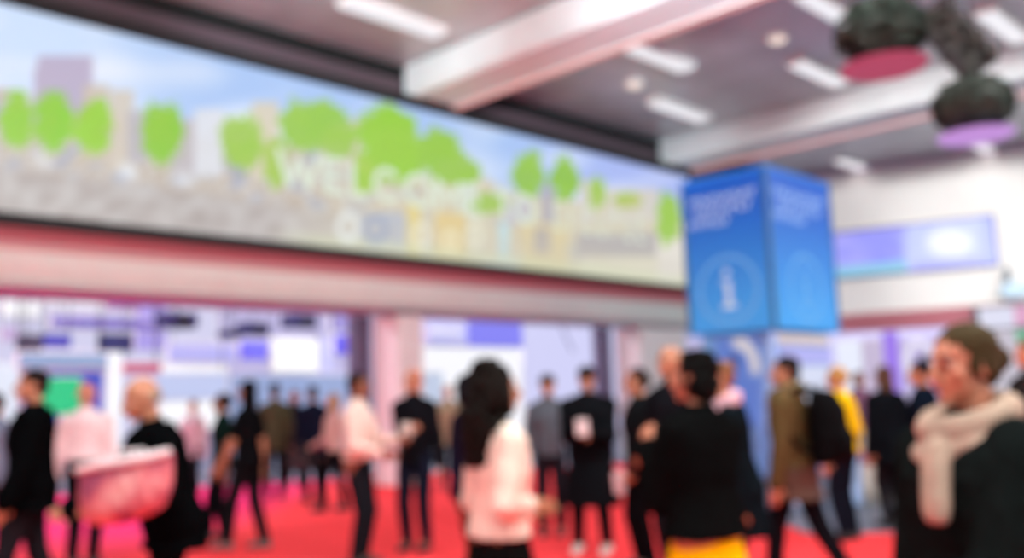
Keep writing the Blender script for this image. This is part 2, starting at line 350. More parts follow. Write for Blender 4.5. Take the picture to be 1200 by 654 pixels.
def text_mesh(body, size_x, size_z, m, parent, loc):
    """block capitals drawn with strokes, standing on the picture plane"""
    tot = sum(GW[c] for c in body) + .28 * (len(body) - 1); k = size_x / tot; x = 0; th = size_z * .085
    for ch in body:
        bm = B(); w_ = GW[ch] * k
        for line in GLYPH[ch]:
            for (u0, v0), (u1, v1) in zip(line, line[1:]):
                a = Vector((u0 * w_, 0, v0 * (size_z - 2 * th) + th)); b = Vector((u1 * w_, 0, v1 * (size_z - 2 * th) + th)); d = (b - a).normalized(); n = Vector((-d.z, 0, d.x)) * th
                q = [a - d * th * .6 - n, b + d * th * .6 - n, b + d * th * .6 + n, a - d * th * .6 + n]
                f0 = [bm.verts.new(p) for p in q]; f1 = [bm.verts.new(p + Vector((0, -.008, 0))) for p in q]
                bm.faces.new(f1); bm.faces.new(list(reversed(f0)))
                for e in range(4): bm.faces.new((f0[e], f0[(e + 1) % 4], f1[(e + 1) % 4], f1[e]))
        o = link('letter_' + ch.lower(), bm, m, parent); o.location = Vector(loc) + Vector((x, 0, 0)); x += w_ + .28 * k
M_letter = glow('pale_letters', (228, 240, 222), .9)
a0, zb = FA.loc(326, 218, -.2); a1, z1_ = FA.loc(564, 262, -.2); _, zt = FA.loc(326, 172, -.2)
text_mesh('WELCOME', a1 - a0, zt - zb, M_letter, scr, (a0, -.086, zb - 4.0))
b0, _ = FA.loc(582, 262, -.2); b1, _ = FA.loc(626, 262, -.2)
text_mesh('TO', b1 - b0, zt - zb, M_letter, scr, (b0, -.086, zb - 4.0))
# the rest of the greeting is too soft to read: short pale strokes
bm = B(); random.seed(4)
c0, _ = FA.loc(650, 265, -.2); c1, _ = FA.loc(762, 285, -.2); n = 7; wd = (c1 - c0) / n
for k in range(n):
    x = c0 + k * wd; h = (zt - zb) * .95
    box(bm, x, x + .07, -.084, -.08, zb - 4, zb - 4 + h)
    if k % 2 == 0: box(bm, x + .07, x + wd * .6, -.084, -.08, zb - 4 + h - .08, zb - 4 + h)
    if k % 3 != 1: box(bm, x + .07, x + wd * .55, -.084, -.08, zb - 4, zb - 4 + .08)
link('lettering', bm, M_letter, scr)

# ------------------------------------------------------------------ lit screen on the white wall
def small_pic(px, py):
    n1 = noise.noise(Vector((px * .05, py * .08, 2))); c = mix((170, 168, 250), (128, 132, 246), smooth(990, 1040, px) * .5 + .3 + n1 * .5)
    c = mix(c, (186, 196, 252), smooth(1052, 1066, px)); v = (py - (275 + (px - 977) * -.108)) / 51
    if px < 1062: c = mix(c, (130, 196, 226), smooth(.68, .85, v)); c = mix(c, (150, 146, 240), (1 - smooth(.0, .3, v)) * .5)
    d = math.hypot((px - 1112) / 34, (py - 284) / 22); c = mix(c, (246, 248, 255), (1 - smooth(.55, 1.0, d)) * (.75 + .5 * noise.noise(Vector((px * .2, py * .2, 0)))))
    c = mix(c, (150, 150, 244), smooth(.75, .95, v) * smooth(1060, 1080, px) * .7)
    c = mix(c, (150, 160, 250), smooth(1140, 1162, px)); return c
r0, r1, y0, y1 = .4, 5.36, 4.56, 5.82
t = FR.root('wall_screen', 0, -.02, y0 - .05, 'wide lavender and blue screen on the white wall right of the blue tower', 'screen')
bm = B(); box(bm, r0 - .05, r1 + .05, -.14, .015, 0, y1 - y0 + .1, bevel=.01); link('frame', bm, mat('violet_bezel', (96, 84, 130), .5), t)
display(FR, -.165, r0, r1, y0, y1, 110, 30, small_pic, (0, -.02, y0 - .05), screen_mat('stage_picture', 1.0), t)

# ------------------------------------------------------------------ blue information tower
C0 = atY(902, 290, 15.0); FT = Frame((C0.x, C0.y), R(44.5))
tw = FT.loc(975.5, 300)[0]; q = hit(804.5, 300, FT.O, FT.x); td = (q - FT.O).dot(FT.y)
zb_ = hit(907, 385, FT.O, FT.y).z; zt_ = hit(897, 197, FT.O, FT.y).z
tow = FT.root('information_tower', 0, 0, 0, 'square bright blue information tower with a pale i in a ring on each face', 'sign')
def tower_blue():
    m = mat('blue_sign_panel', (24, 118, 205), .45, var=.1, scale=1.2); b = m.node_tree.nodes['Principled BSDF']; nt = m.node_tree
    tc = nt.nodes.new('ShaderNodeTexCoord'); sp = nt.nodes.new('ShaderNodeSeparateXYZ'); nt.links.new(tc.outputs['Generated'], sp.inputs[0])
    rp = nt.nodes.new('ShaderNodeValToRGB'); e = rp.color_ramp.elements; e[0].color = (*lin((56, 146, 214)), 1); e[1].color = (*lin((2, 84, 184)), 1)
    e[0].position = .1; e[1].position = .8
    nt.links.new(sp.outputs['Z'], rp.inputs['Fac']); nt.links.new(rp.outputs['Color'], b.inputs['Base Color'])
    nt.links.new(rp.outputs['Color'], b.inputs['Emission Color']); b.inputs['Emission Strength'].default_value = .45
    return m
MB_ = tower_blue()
bm = B(); box(bm, .02, tw - .02, .02, td - .02, zb_ + .02, zt_ - .02); link('core', bm, mat('tower_core', (60, 110, 170), .5), tow)
for nm, (x0, x1, ya, yb) in (('sign_panel', (0.03, tw - .03, -.02, .02)), ('sign_panel', (-.02, .02, .03, td - .03)), ('sign_panel', (.03, tw - .03, td - .02, td + .02)), ('sign_panel', (tw - .02, tw + .02, .03, td - .03))):
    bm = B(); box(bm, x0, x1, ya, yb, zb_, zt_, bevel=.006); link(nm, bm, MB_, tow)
for x, y in ((0, 0), (tw, 0), (0, td), (tw, td)):
    bm = B(); box(bm, x - .035, x + .035, y - .035, y + .035, zb_ - .01, zt_ + .01, bevel=.01); link('corner_rail', bm, mat('steel_blue_rail', (86, 132, 176), .35, metal=.6), tow)
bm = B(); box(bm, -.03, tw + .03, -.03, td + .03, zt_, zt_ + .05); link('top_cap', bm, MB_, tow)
M_pale = mat('pale_print', (190, 222, 246), .5, emit=.25)
M_ring = mat('pale_blue_print', (104, 172, 226), .5, emit=.3)
def face_sign(width, place, dim):
    """ring, i and soft print on one face; place(u, d, z) maps across / outward / up"""
    def slab(bm, poly):
        a = [bm.verts.new(place(u, .021, z)) for u, z in poly]; b = [bm.verts.new(place(u, .027, z)) for u, z in poly]
        bm.faces.new(b); bm.faces.new(list(reversed(a)))
        for i in range(len(poly)): bm.faces.new((a[i], a[(i + 1) % len(poly)], b[(i + 1) % len(poly)], b[i]))
    hh = zt_ - zb_; cx, cz, rr = width * .5, zb_ + hh * .27, min(width * .40, hh * .22)
    bm = B(); N = 40
    for i in range(N):
        a, b = 2 * math.pi * i / N, 2 * math.pi * (i + 1) / N
        slab(bm, [(cx + rr * math.cos(a), cz + rr * math.sin(a)), (cx + rr * math.cos(b), cz + rr * math.sin(b)), (cx + rr * .9 * math.cos(b), cz + rr * .9 * math.sin(b)), (cx + rr * .9 * math.cos(a), cz + rr * .9 * math.sin(a))])
    link('ring_mark', bm, M_ring, tow)
    bm = B(); s = rr
    slab(bm, [(cx + s * .11 * math.cos(k * math.pi / 6) - s * .03, cz + s * .50 + s * .11 * math.sin(k * math.pi / 6)) for k in range(12)])
    slab(bm, [(cx - .24 * s, cz - .55 * s), (cx + .26 * s, cz - .55 * s), (cx + .26 * s, cz - .42 * s), (cx + .10 * s, cz - .42 * s), (cx + .10 * s, cz + .26 * s), (cx - .20 * s, cz + .26 * s), (cx - .20 * s, cz + .14 * s), (cx - .08 * s, cz + .14 * s), (cx - .08 * s, cz - .42 * s), (cx - .24 * s, cz - .42 * s)])
    link('letter_mark', bm, M_pale if not dim else M_ring, tow)
    random.seed(11)
    for k, (u0, u1) in enumerate(((.10, .88), (.14, .84), (.08, .55))):
        bm = B()
        z = zb_ + hh * (.84 - .075 * k); u = u0
        while u < u1 - .02:
            wl = random.uniform(.05, .085); slab(bm, [(width * u, z), (width * (u + wl * .35), z), (width * (u + wl * .35), z + hh * .05), (width * u, z + hh * .05)])
            slab(bm, [(width * (u + wl * .35), z + (0, hh * .025, hh * .038)[int(u * 50) % 3]), (width * (u + wl * .8), z + (0, hh * .025, hh * .038)[int(u * 50) % 3]), (width * (u + wl * .8), z + (0, hh * .025, hh * .038)[int(u * 50) % 3] + hh * .012), (width * (u + wl * .35), z + (0, hh * .025, hh * .038)[int(u * 50) % 3] + hh * .012)])
            u += wl + .012
        link('printed_line', bm, M_pale if not dim else mat('dim_print', (164, 200, 240), .5, emit=.3), tow)
face_sign(td, lambda u, d, z: Vector((-d, td - u, z)), False)
face_sign(tw, lambda u, d, z: Vector((u, -d, z)), True)
# the slimmer base under the sign box
i0 = .12
bm = B(); box(bm, i0, tw - i0, i0, td - i0, .08, zb_ - .02, bevel=.02); link('base_column', bm, mat('steel_blue_panel', (112, 150, 208), .5, emit=.18), tow)
bm = B(); box(bm, i0 - .06, tw - i0 + .06, i0 - .06, td - i0 + .06, .005, .08); link('plinth', bm, mat('grey_plinth', (120, 124, 134), .5), tow)
def base_pic(px, py):
    c = mix((124, 168, 206), (84, 120, 200), smooth(820, 850, px)); c = mix(c, (150, 166, 206), smooth(888, 902, px))
    d = math.hypot((px - 862) / 30, (py - 432) / 40); c = mix(c, (214, 206, 210), (1 - smooth(.12, .26, abs(d - .78))) * smooth(854, 864, px) * (1 - smooth(432, 446, py)) )
    c = mix(c, (56, 62, 110), (1 - smooth(.2, .6, math.hypot((px - 860) / 12, (py - 424) / 20)))); c = mix(c, (96, 92, 140), (1 - smooth(.3, .9, math.hypot((px - 893) / 9, (py - 398) / 9)))); return c
class _L(Frame):
    pass
FL = _L(FT.w(i0 - .02, 0), R(44.5)); FL.x, FL.y = FT.y.copy(), FT.x.copy()   # left face: x runs back-left
bm = B(); nz, nx = 36, 30; g = []; cols = []
for j in range(nz + 1):
    row = []
    for i in range(nx + 1):
        y = i0 + .04 + (td - 2 * i0 - .08) * i / nx; z = .9 + (zb_ - .1 - .9) * j / nz
        row.append(bm.verts.new((i0 - .012, y, z))); cols.append(lin(base_pic(*project(FT.w(i0, y, z)))))
    g.append(row)
for j in range(nz):
    for i in range(nx): bm.faces.new((g[j][i], g[j + 1][i], g[j + 1][i + 1], g[j][i + 1]))
o = link('display', bm, screen_mat('base_picture', .95), tow); at = o.data.color_attributes.new('picture', 'FLOAT_COLOR', 'POINT')
for k, c in enumerate(cols): at.data[k].color = (*c, 1)
bm = B(); box(bm, .2, tw - .2, i0 - .03, i0 - .001, zb_ - .24, zb_ - .06, bevel=.01); link('header_board', bm, mat('cream_board', (216, 204, 200), .5, emit=.2), tow)
bm = B(); box(bm, .3, tw - .16, i0 - .03, i0 - .001, zb_ - .55, zb_ - .28); link('lavender_display', bm, glow('lavender_glow', (186, 186, 252), .9), tow)
bm = B(); box(bm, .3, tw - .16, i0 - .03, i0 - .001, .5, zb_ - .58); link('white_display', bm, glow('white_blue_glow', (222, 228, 252), .9), tow)
bm = B(); box(bm, .02, .16, i0 - .04, i0 - .001, .08, zb_ - .03); link('side_strip', bm, mat('light_blue_strip', (166, 190, 240), .5, emit=.3), tow)

# ------------------------------------------------------------------ stands seen through the openings
def board(fr, px0, py0, px1, py1, off, name, m, label, cat, th=.12, group=None, legs=True, rim=None, z0=None):
    """a free-standing or hanging board whose face fills that part of the photo, at its own distance"""
    cxm = (px0 + px1) / 2
    t0, _ = fr.loc(px0, (py0 + py1) / 2, off); t1, _ = fr.loc(px1, (py0 + py1) / 2, off)
    _, zt = fr.loc(cxm, py0, off); _, zb = fr.loc(cxm, py1, off)
    if z0 is not None: zb = z0
    w_, h_ = t1 - t0, zt - zb
    r = fr.root(name, (t0 + t1) / 2, off, max(zb, 0), label, cat, group)
    if zb < 0: h_ = zt
    rim_m = rim or M_white
    bm = B(); box(bm, -w_ / 2, w_ / 2, .012, th, 0, h_, bevel=min(.02, th * .2)); link('panel', bm, rim_m, r)
    bm = B(); e = min(.04, w_ * .03); box(bm, -w_ / 2 + e, w_ / 2 - e, -.01, .011, e, h_ - e); link('face', bm, m, r)
    if zb > .3 and legs:
        for s in (-1, 1):
            bm = B(); cyl(bm, (s * w_ * .42, th * .5, h_), (s * w_ * .42, th * .5, 7.0 - zb), .012, 8); link('hanging_wire', bm, M_black, r)
    return r, w_, h_
G = glow
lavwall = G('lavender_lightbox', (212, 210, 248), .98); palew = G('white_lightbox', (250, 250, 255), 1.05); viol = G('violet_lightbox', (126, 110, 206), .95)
# back partitions, left to right
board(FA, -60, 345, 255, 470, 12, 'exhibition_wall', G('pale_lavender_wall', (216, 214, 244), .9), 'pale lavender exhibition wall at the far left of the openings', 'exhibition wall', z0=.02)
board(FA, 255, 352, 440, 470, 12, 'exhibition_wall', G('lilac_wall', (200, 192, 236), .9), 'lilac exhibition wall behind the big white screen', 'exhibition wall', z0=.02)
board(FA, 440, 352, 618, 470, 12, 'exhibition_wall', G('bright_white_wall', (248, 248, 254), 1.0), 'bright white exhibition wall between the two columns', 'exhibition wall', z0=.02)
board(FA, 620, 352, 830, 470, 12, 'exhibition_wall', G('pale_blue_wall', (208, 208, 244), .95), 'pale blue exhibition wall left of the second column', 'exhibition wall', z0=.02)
board(FA, 58, 371, 192, 386, 9, 'hanging_banner', viol, 'long violet hanging banner at the left under the fascia', 'banner')
board(FA, 0, 383, 22, 400, 9, 'hanging_banner', G('pale_violet', (206, 180, 226), .9), 'small pinkish violet banner at the left edge', 'banner')
board(FA, 0, 352, 48, 372, 9.5, 'hanging_banner', palew, 'white hanging banner in the top left of the opening', 'banner')
board(FA, 52, 344, 122, 362, 9.5, 'hanging_banner', G('soft_white', (238, 238, 252), 1), 'soft white hanging banner above the long violet one', 'banner')
board(FA, 124, 345, 166, 363, 8.5, 'hanging_banner', G('orchid_glow', (176, 122, 196), .9), 'small orchid pink banner under the fascia', 'banner')
board(FA, 158, 348, 196, 412, 10.5, 'hanging_banner', G('lilac_glow', (176, 160, 240), .9), 'tall soft lilac banner beside the navy monitor', 'banner')
board(FA, 20, 412, 128, 433, 7.5, 'stand_header', G('steel_blue_glow', (152, 176, 218), .9), 'light steel blue header board of the left stand', 'stand', z0=None)
board(FA, 24, 434, 122, 505, 7.6, 'stand_screen', G('royal_blue_glow', (48, 80, 206), .9), 'royal blue screen wall of the left stand', 'screen')
# green ellipse shown on the blue screen
r_, w_, h_ = board(FA, 44, 441, 96, 487, 7.3, 'green_display', G('emerald_glow', (14, 206, 138), .95), 'glowing green display on the royal blue screen wall', 'screen', th=.06, legs=False)
board(FA, 126, 412, 142, 515, 7.8, 'lit_pillar', palew, 'narrow bright white pillar panel right of the blue screen wall', 'panel', z0=.02)
board(FA, -20, 425, 20, 520, 8, 'lit_pillar', G('cool_white', (226, 232, 248), 1), 'cool white stand panel behind the man at the left edge', 'panel', z0=.02)
board(FA, 143, 424, 190, 438, 7, 'hanging_banner', G('crimson_glow', (206, 84, 122), .9), 'small crimson banner just over the grey haired man', 'banner')
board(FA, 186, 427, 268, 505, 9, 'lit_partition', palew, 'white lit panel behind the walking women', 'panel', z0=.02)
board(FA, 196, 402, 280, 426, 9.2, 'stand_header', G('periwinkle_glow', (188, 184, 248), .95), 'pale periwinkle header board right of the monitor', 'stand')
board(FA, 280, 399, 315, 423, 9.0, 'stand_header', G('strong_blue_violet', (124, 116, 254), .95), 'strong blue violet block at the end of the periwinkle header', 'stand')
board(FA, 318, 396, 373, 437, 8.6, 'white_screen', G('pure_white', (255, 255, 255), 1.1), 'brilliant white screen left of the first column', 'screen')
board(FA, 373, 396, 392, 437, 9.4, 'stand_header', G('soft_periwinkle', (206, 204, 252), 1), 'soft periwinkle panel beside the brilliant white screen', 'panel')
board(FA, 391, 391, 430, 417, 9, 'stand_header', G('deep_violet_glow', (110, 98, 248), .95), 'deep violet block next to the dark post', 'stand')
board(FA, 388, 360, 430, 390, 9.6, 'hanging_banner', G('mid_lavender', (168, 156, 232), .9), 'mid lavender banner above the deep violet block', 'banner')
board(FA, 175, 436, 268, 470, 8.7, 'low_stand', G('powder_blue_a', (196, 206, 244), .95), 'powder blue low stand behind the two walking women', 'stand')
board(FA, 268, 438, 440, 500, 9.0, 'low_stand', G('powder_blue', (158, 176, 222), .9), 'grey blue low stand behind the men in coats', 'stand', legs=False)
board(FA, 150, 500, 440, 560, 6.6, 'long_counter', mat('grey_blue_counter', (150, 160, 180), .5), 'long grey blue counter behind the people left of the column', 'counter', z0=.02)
board(FA, 496, 370, 613, 407, 7.0, 'stand_header', G('blue_violet_b', (128, 126, 246), .95), 'wide blue violet header board between the columns', 'stand')
board(FA, 500, 374, 548, 404, 6.8, 'header_sign', G('pale_violet_b', (196, 196, 252), .98), 'pale lettered part of the blue violet header board', 'panel', th=.06, legs=False)
board(FA, 503, 385, 542, 393, 6.7, 'header_sign', G('white_line', (232, 232, 255), 1), 'white line of faint lettering on the pale header part', 'lettering', th=.05, legs=False)
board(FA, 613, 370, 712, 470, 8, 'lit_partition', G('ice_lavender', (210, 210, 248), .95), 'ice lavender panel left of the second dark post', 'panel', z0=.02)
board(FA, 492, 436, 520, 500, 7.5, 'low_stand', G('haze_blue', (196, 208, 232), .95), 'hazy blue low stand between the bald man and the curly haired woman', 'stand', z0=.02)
# monitors and dark projectors hanging among the stands
def monitor(px0, py0, px1, py1, off, label, face, tilt=0):
    r, w_, h_ = board(FA, px0, py0, px1, py1, off, 'hanging_monitor', face, label, 'monitor', rim=M_black, th=.1)
    return r
monitor(117, 391, 157, 412, 8, 'dark navy monitor hanging left of the crimson banner', G('navy_screen', (40, 40, 112), .9))
monitor(20, 392, 50, 412, 8.2, 'dark brownish monitor hanging at the far left', G('brown_screen', (74, 58, 92), .9))
monitor(50, 391, 84, 408, 8.4, 'deep blue monitor beside the brownish one', G('blue_screen', (84, 76, 202), .9))
def projector(px, py, off, s, label):
    t0, z = FA.loc(px, py, off)
    r = FA.root('projector', t0, off, z, label, 'projector', 'dark projectors hung above the stands')
    bm = B(); box(bm, -.28 * s, .28 * s, -.2 * s, .2 * s, -.12 * s, .12 * s, bevel=.03 * s); link('body', bm, mat('indigo_plastic', (50, 46, 96), .5), r)
    bm = B(); cyl(bm, (0, -.2 * s, 0), (0, -.32 * s, -.02 * s), .09 * s, 20); link('lens', bm, M_black, r)
    bm = B(); cyl(bm, (0, 0, .12 * s), (0, 0, 7.0 - z), .02, 10); link('ceiling_pole', bm, M_black, r)
projector(207, 376, 7.5, 1.45, 'large dark projector right of the lilac banner')
projector(268, 392, 8.2, .8, 'small dark projector, left of a close pair')
projector(296, 386, 8.2, 1.3, 'dark projector, right of a close pair')
projector(350, 377, 7.6, 1.4, 'dark projector right above the brilliant white screen')
projector(79, 344, 6.5, .5, 'tiny dark projector tucked under the fascia at the left')
# thin cable across the ice lavender panel
t0, z0 = FA.loc(655, 372, 7.8); t1, z1 = FA.loc(672, 412, 7.8)
bm = B(); chain(bm, [FA.w(t0, 7.8, z0), FA.w((t0 + t1) / 2 - .05, 7.8, (z0 + z1) / 2 - .05), FA.w(t1, 7.8, z1)], [.03, .03, .03], 8)
tag(link('cable', bm, mat('grey_cable', (120, 116, 150))), 'thin dark cable slanting before the ice lavender panel', 'cable')

# right hall under the mauve band
board(FR, 980, 398, 1012, 470, 6, 'lit_partition', G('glow_white_r', (232, 236, 252), 1.0), 'white lit panel just right of the blue tower', 'panel', z0=.02)
board(FR, 1008, 396, 1038, 470, 6.5, 'lit_partition', G('lilac_r', (206, 192, 222), .9), 'dusty lilac panel left of the purple strip', 'panel', z0=.02)
board(FR, 1036, 388, 1056, 470, 6, 'lit_partition', G('purple_r', (160, 124, 240), .95), 'upright purple lit panel behind the people at the right', 'panel', z0=.02)
board(FR, 1056, 395, 1105, 470, 6.4, 'lit_partition', G('lilac_r2', (200, 188, 232), .9), 'pale lilac panel behind the woman with the scarf', 'panel', z0=.02)
board(FR, 1100, 388, 1230, 470, 7, 'lit_partition', G('grey_white_r', (206, 200, 214), .9), 'grey white panel at the right edge', 'panel', z0=.02)
# oval white frame
t0, z0 = FR.loc(1078, 424, 5.8); r = FR.root('oval_frame', t0, 5.8, z0, 'white oval lit ring between the purple panel and the woman in the scarf', 'light')
bm = B(); N = 28
pts = [Vector((.42 * math.cos(2 * math.pi * i / N), 0, .62 * math.sin(2 * math.pi * i / N))) for i in range(N)]
for i in range(N): cap(bm, pts[i], pts[(i + 1) % N], .09, .09, 10)
link('ring', bm, G('ring_white', (236, 232, 246), 1), r)
bm = B(); cyl(bm, (0, .1, -z0 + .02), (0, .1, -.6), .04); link('stand_pole', bm, M_black, r)
bm = B(); cyl(bm, (0, .1, -z0), (0, .1, -z0 + .03), .3, 24); link('foot_plate', bm, M_black, r)
# monitor at the right edge below the white wall
t0, z0 = FR.loc(1142, 389, -.4); t1, z1 = FR.loc(1204, 355, -.4)
r = FR.root('wall_monitor', t0, -.4, z0, 'monitor with a black bezel and a white and pink picture at the right edge', 'monitor')
W_, H_ = t1 - t0 + .3, z1 - z0
bm = B(); box(bm, 0, W_, 0, .12, 0, H_, bevel=.02); link('bezel', bm, mat('bezel_dark', (52, 46, 66), .4), r)
bm = B(); box(bm, .14, W_ * .6, -.012, -.001, .08, H_ - .06); link('display', bm, G('mon_white', (214, 214, 236), .95), r)
bm = B(); box(bm, W_ * .6, W_ - .05, -.012, -.001, .08, H_ - .06); link('display', bm, G('mon_pink', (214, 150, 190), .95), r)
for s in (.3, W_ - .3):
    bm = B(); cyl(bm, (s, .12, H_ * .7), (s, .33, H_ * .7), .03, 8); link('wall_bracket', bm, M_black, r)
# pale blue hanging bottle-shaped lamp above it
t0, z0 = FR.loc(1184, 350, -.3); r = FR.root('wall_speaker', t0, -.3, z0, 'small pale blue wall device with a dark narrow top at the right edge', 'device')
bm = B(); box(bm, -.2, .45, -.15, .15, .0, .42, bevel=.08); link('body', bm, mat('pale_blue_plastic', (176, 204, 224), .4), r)
bm = B(); cyl(bm, (-.02, 0, .42), (-.02, 0, .82), .10, 16, r1=.05); link('neck', bm, mat('slate_plastic', (82, 96, 112), .4), r)
bm = B(); cyl(bm, (.1, .14, .2), (.1, .29, .2), .04, 8); link('wall_bracket', bm, M_black, r)
# green sign by the right edge
board(FR, 1190, 384, 1206, 402, 1.5, 'hanging_sign', G('mint_glow', (120, 196, 160), .9), 'small mint green sign under the monitor at the right edge', 'sign')
# counters behind the walking man
def counter(px0, px1, ytop, Y, dep, name, m, label, cat='counter'):
    a = atY(px0, ytop, Y); b_ = atY(px1, ytop, Y)
    r = empty(name, ((a.x + b_.x) / 2, Y, 0), 0, label, cat); w_ = b_.x - a.x; h = a.z
    bm = B(); box(bm, -w_ / 2, w_ / 2, 0, dep, .02, h - .05, bevel=.02); link('body', bm, m, r)
    bm = B(); box(bm, -w_ / 2 - .03, w_ / 2 + .03, -.03, dep + .03, h - .05, h, bevel=.01); link('top', bm, M_white, r)
    bm = B(); box(bm, -w_ / 2 + .03, w_ / 2 - .03, .03, dep - .03, .0, .02); link('plinth', bm, M_black, r)
counter(926, 952, 498, 11.4, .5, 'display_counter', mat('ice_blue_laminate', (196, 214, 246), .4), 'ice blue counter seen between the legs of the man with the backpack')
counter(978, 1004, 492, 11.8, .5, 'display_counter', mat('sky_blue_laminate', (172, 200, 240), .4), 'sky blue counter right of the man with the backpack')
# cream cloth bag on the floor/plinth
a = atY(1024, 566, 12.3)
r = empty('tote_bag', (a.x, 12.3, 0), .2, 'cream and pink cloth bag standing behind the yellow coated woman', 'bag')
bm = B(); loft(bm, [(Vector((0, 0, .0)), Vector((.24, 0, 0)), Vector((0, .15, 0))), (Vector((0, 0, .25)), Vector((.26, 0, 0)), Vector((0, .17, 0))), (Vector((0, 0, .55)), Vector((.24, 0, 0)), Vector((0, .12, 0))), (Vector((0, 0, .74)), Vector((.22, 0, 0)), Vector((0, .05, 0)))], 24)
link('body', bm, mat('cream_cloth', (206, 192, 176), .8), r, smooth=True)
bm = B(); loft(bm, [(Vector((0, 0, .50)), Vector((.25, 0, 0)), Vector((0, .145, 0))), (Vector((0, 0, .68)), Vector((.235, 0, 0)), Vector((0, .09, 0)))], 24)
link('top_band', bm, mat('dusty_rose_cloth', (176, 120, 130), .8), r, smooth=True)
for s in (-1, 1):
    bm = B(); chain(bm, [Vector((-.12, s * .03, .73)), Vector((-.09, s * .03, .9)), Vector((.09, s * .03, .9)), Vector((.12, s * .03, .73))], [.012] * 4, 8); link('handle', bm, mat('cream_cloth', (206, 192, 176)), r)

# ------------------------------------------------------------------ dark greenery hung under the ceiling, with lit undersides
M_leaf = mat('dark_leaves', (34, 48, 38), .6, var=.5, scale=30)
M_truss = mat('black_truss_tube', (50, 46, 50), .5, metal=.2)
def greenery(px0, px1, py0, py1, Y, label, under, seed):
    random.seed(seed); c = atY((px0 + px1) / 2, (py0 + py1) / 2, Y); hw = (px1 - px0) / 2 / F * Y; hh = (py1 - py0) / 2 / F * Y
    r = empty('hanging_greenery', c, FA.rz, label, 'hanging plants')
    bm = B(); loft(bm, [(Vector((0, 0, z * hh)), Vector((k * hw, 0, 0)), Vector((0, k * hw, 0))) for z, k in ((-.7, .62), (-.3, .7), (.3, .66), (.75, .4))], 24); link('planter', bm, M_black, r)
    bm = B()
    for k in range(1500):
        a, b_ = random.uniform(0, 2 * math.pi), random.uniform(-1, 1); q = math.sqrt(max(0, 1 - b_ * b_)); s = random.uniform(.72, 1.0)
        n = Vector((q * math.cos(a), q * math.sin(a), b_)); p = Vector((n.x * hw * s, n.y * hw * s, n.z * hh * s))
        u, v = perp((n + Vector((random.uniform(-.6, .6), random.uniform(-.6, .6), random.uniform(-.6, .6)))).normalized()); L = random.uniform(.04, .085)
        vs = [bm.verts.new(p - u * L), bm.verts.new(p + v * L * .5 + n * .01), bm.verts.new(p + u * L + n * .02), bm.verts.new(p - v * L * .5 + n * .01)]
        bm.faces.new(vs)
    o = link('foliage', bm, M_leaf, r)
    bm = B(); loft(bm, [(Vector((0, 0, -hh * 1.16)), Vector((hw * .9, 0, 0)), Vector((0, hw * .9, 0))), (Vector((0, 0, -hh * 1.06)), Vector((hw * .95, 0, 0)), Vector((0, hw * .95, 0)))], 32); link('light_disc', bm, under, r)
    for s in (-1, 1):
        bm = B(); cyl(bm, (s * hw * .5, 0, hh * .6), (s * hw * .5, 0, 7.7 - c.z), .012, 8); link('hanging_wire', bm, M_black, r)
    return c
g1 = greenery(978, 1086, -6, 78, 9.5, 'upper cluster of dark hanging greenery over a crimson lit disc', G('crimson_disc', (176, 60, 90), .95), 1)
g2 = greenery(1094, 1186, 88, 158, 9.0, 'lower cluster of dark hanging greenery over a lilac lit disc', G('lilac_disc', (190, 140, 214), 1.0), 2)
def truss(a, b_, label):
    a, b_ = Vector(a), Vector(b_); r = empty('lighting_truss', a, 0, label, 'truss'); d = b_ - a; dn = d.normalized(); u, v = perp(dn); s = .16
    cs = [u * s + v * s, u * s - v * s, -u * s - v * s, -u * s + v * s]
    for c in cs:
        bm = B(); cyl(bm, c, c + d, .028, 10); link('chord', bm, M_truss, r)
    n = max(3, int(d.length / .3)); bm = B()
    for i in range(n):
        for k in range(4):
            p0 = cs[k] + d * (i / n); p1 = cs[(k + 1) % 4] + d * ((i + 1) / n); cyl(bm, p0, p1, .015, 6); cyl(bm, cs[k] + d * (i / n), cs[(k + 1) % 4] + d * (i / n), .015, 6)
    link('lattice', bm, M_truss, r)
    random.seed(9); bm = B()
    for k in range(1100):
        p = d * random.random() + u * random.uniform(-.2, .2) + v * random.uniform(-.2, .2); a1 = Vector((random.uniform(-1, 1), random.uniform(-1, 1), random.uniform(-1, 1))).normalized(); a2, a3 = perp(a1); L = random.uniform(.03, .075)
        bm.faces.new([bm.verts.new(p - a2 * L), bm.verts.new(p + a3 * L * .5), bm.verts.new(p + a2 * L), bm.verts.new(p - a3 * L * .5)])
    link('ivy', bm, mat('dark_ivy', (70, 70, 64), .6, var=.5, scale=30), r)
truss(atY(1092, 14, 9.4), atY(1150, 78, 9.2), 'black truss wound with dark ivy joining the two greenery clusters')

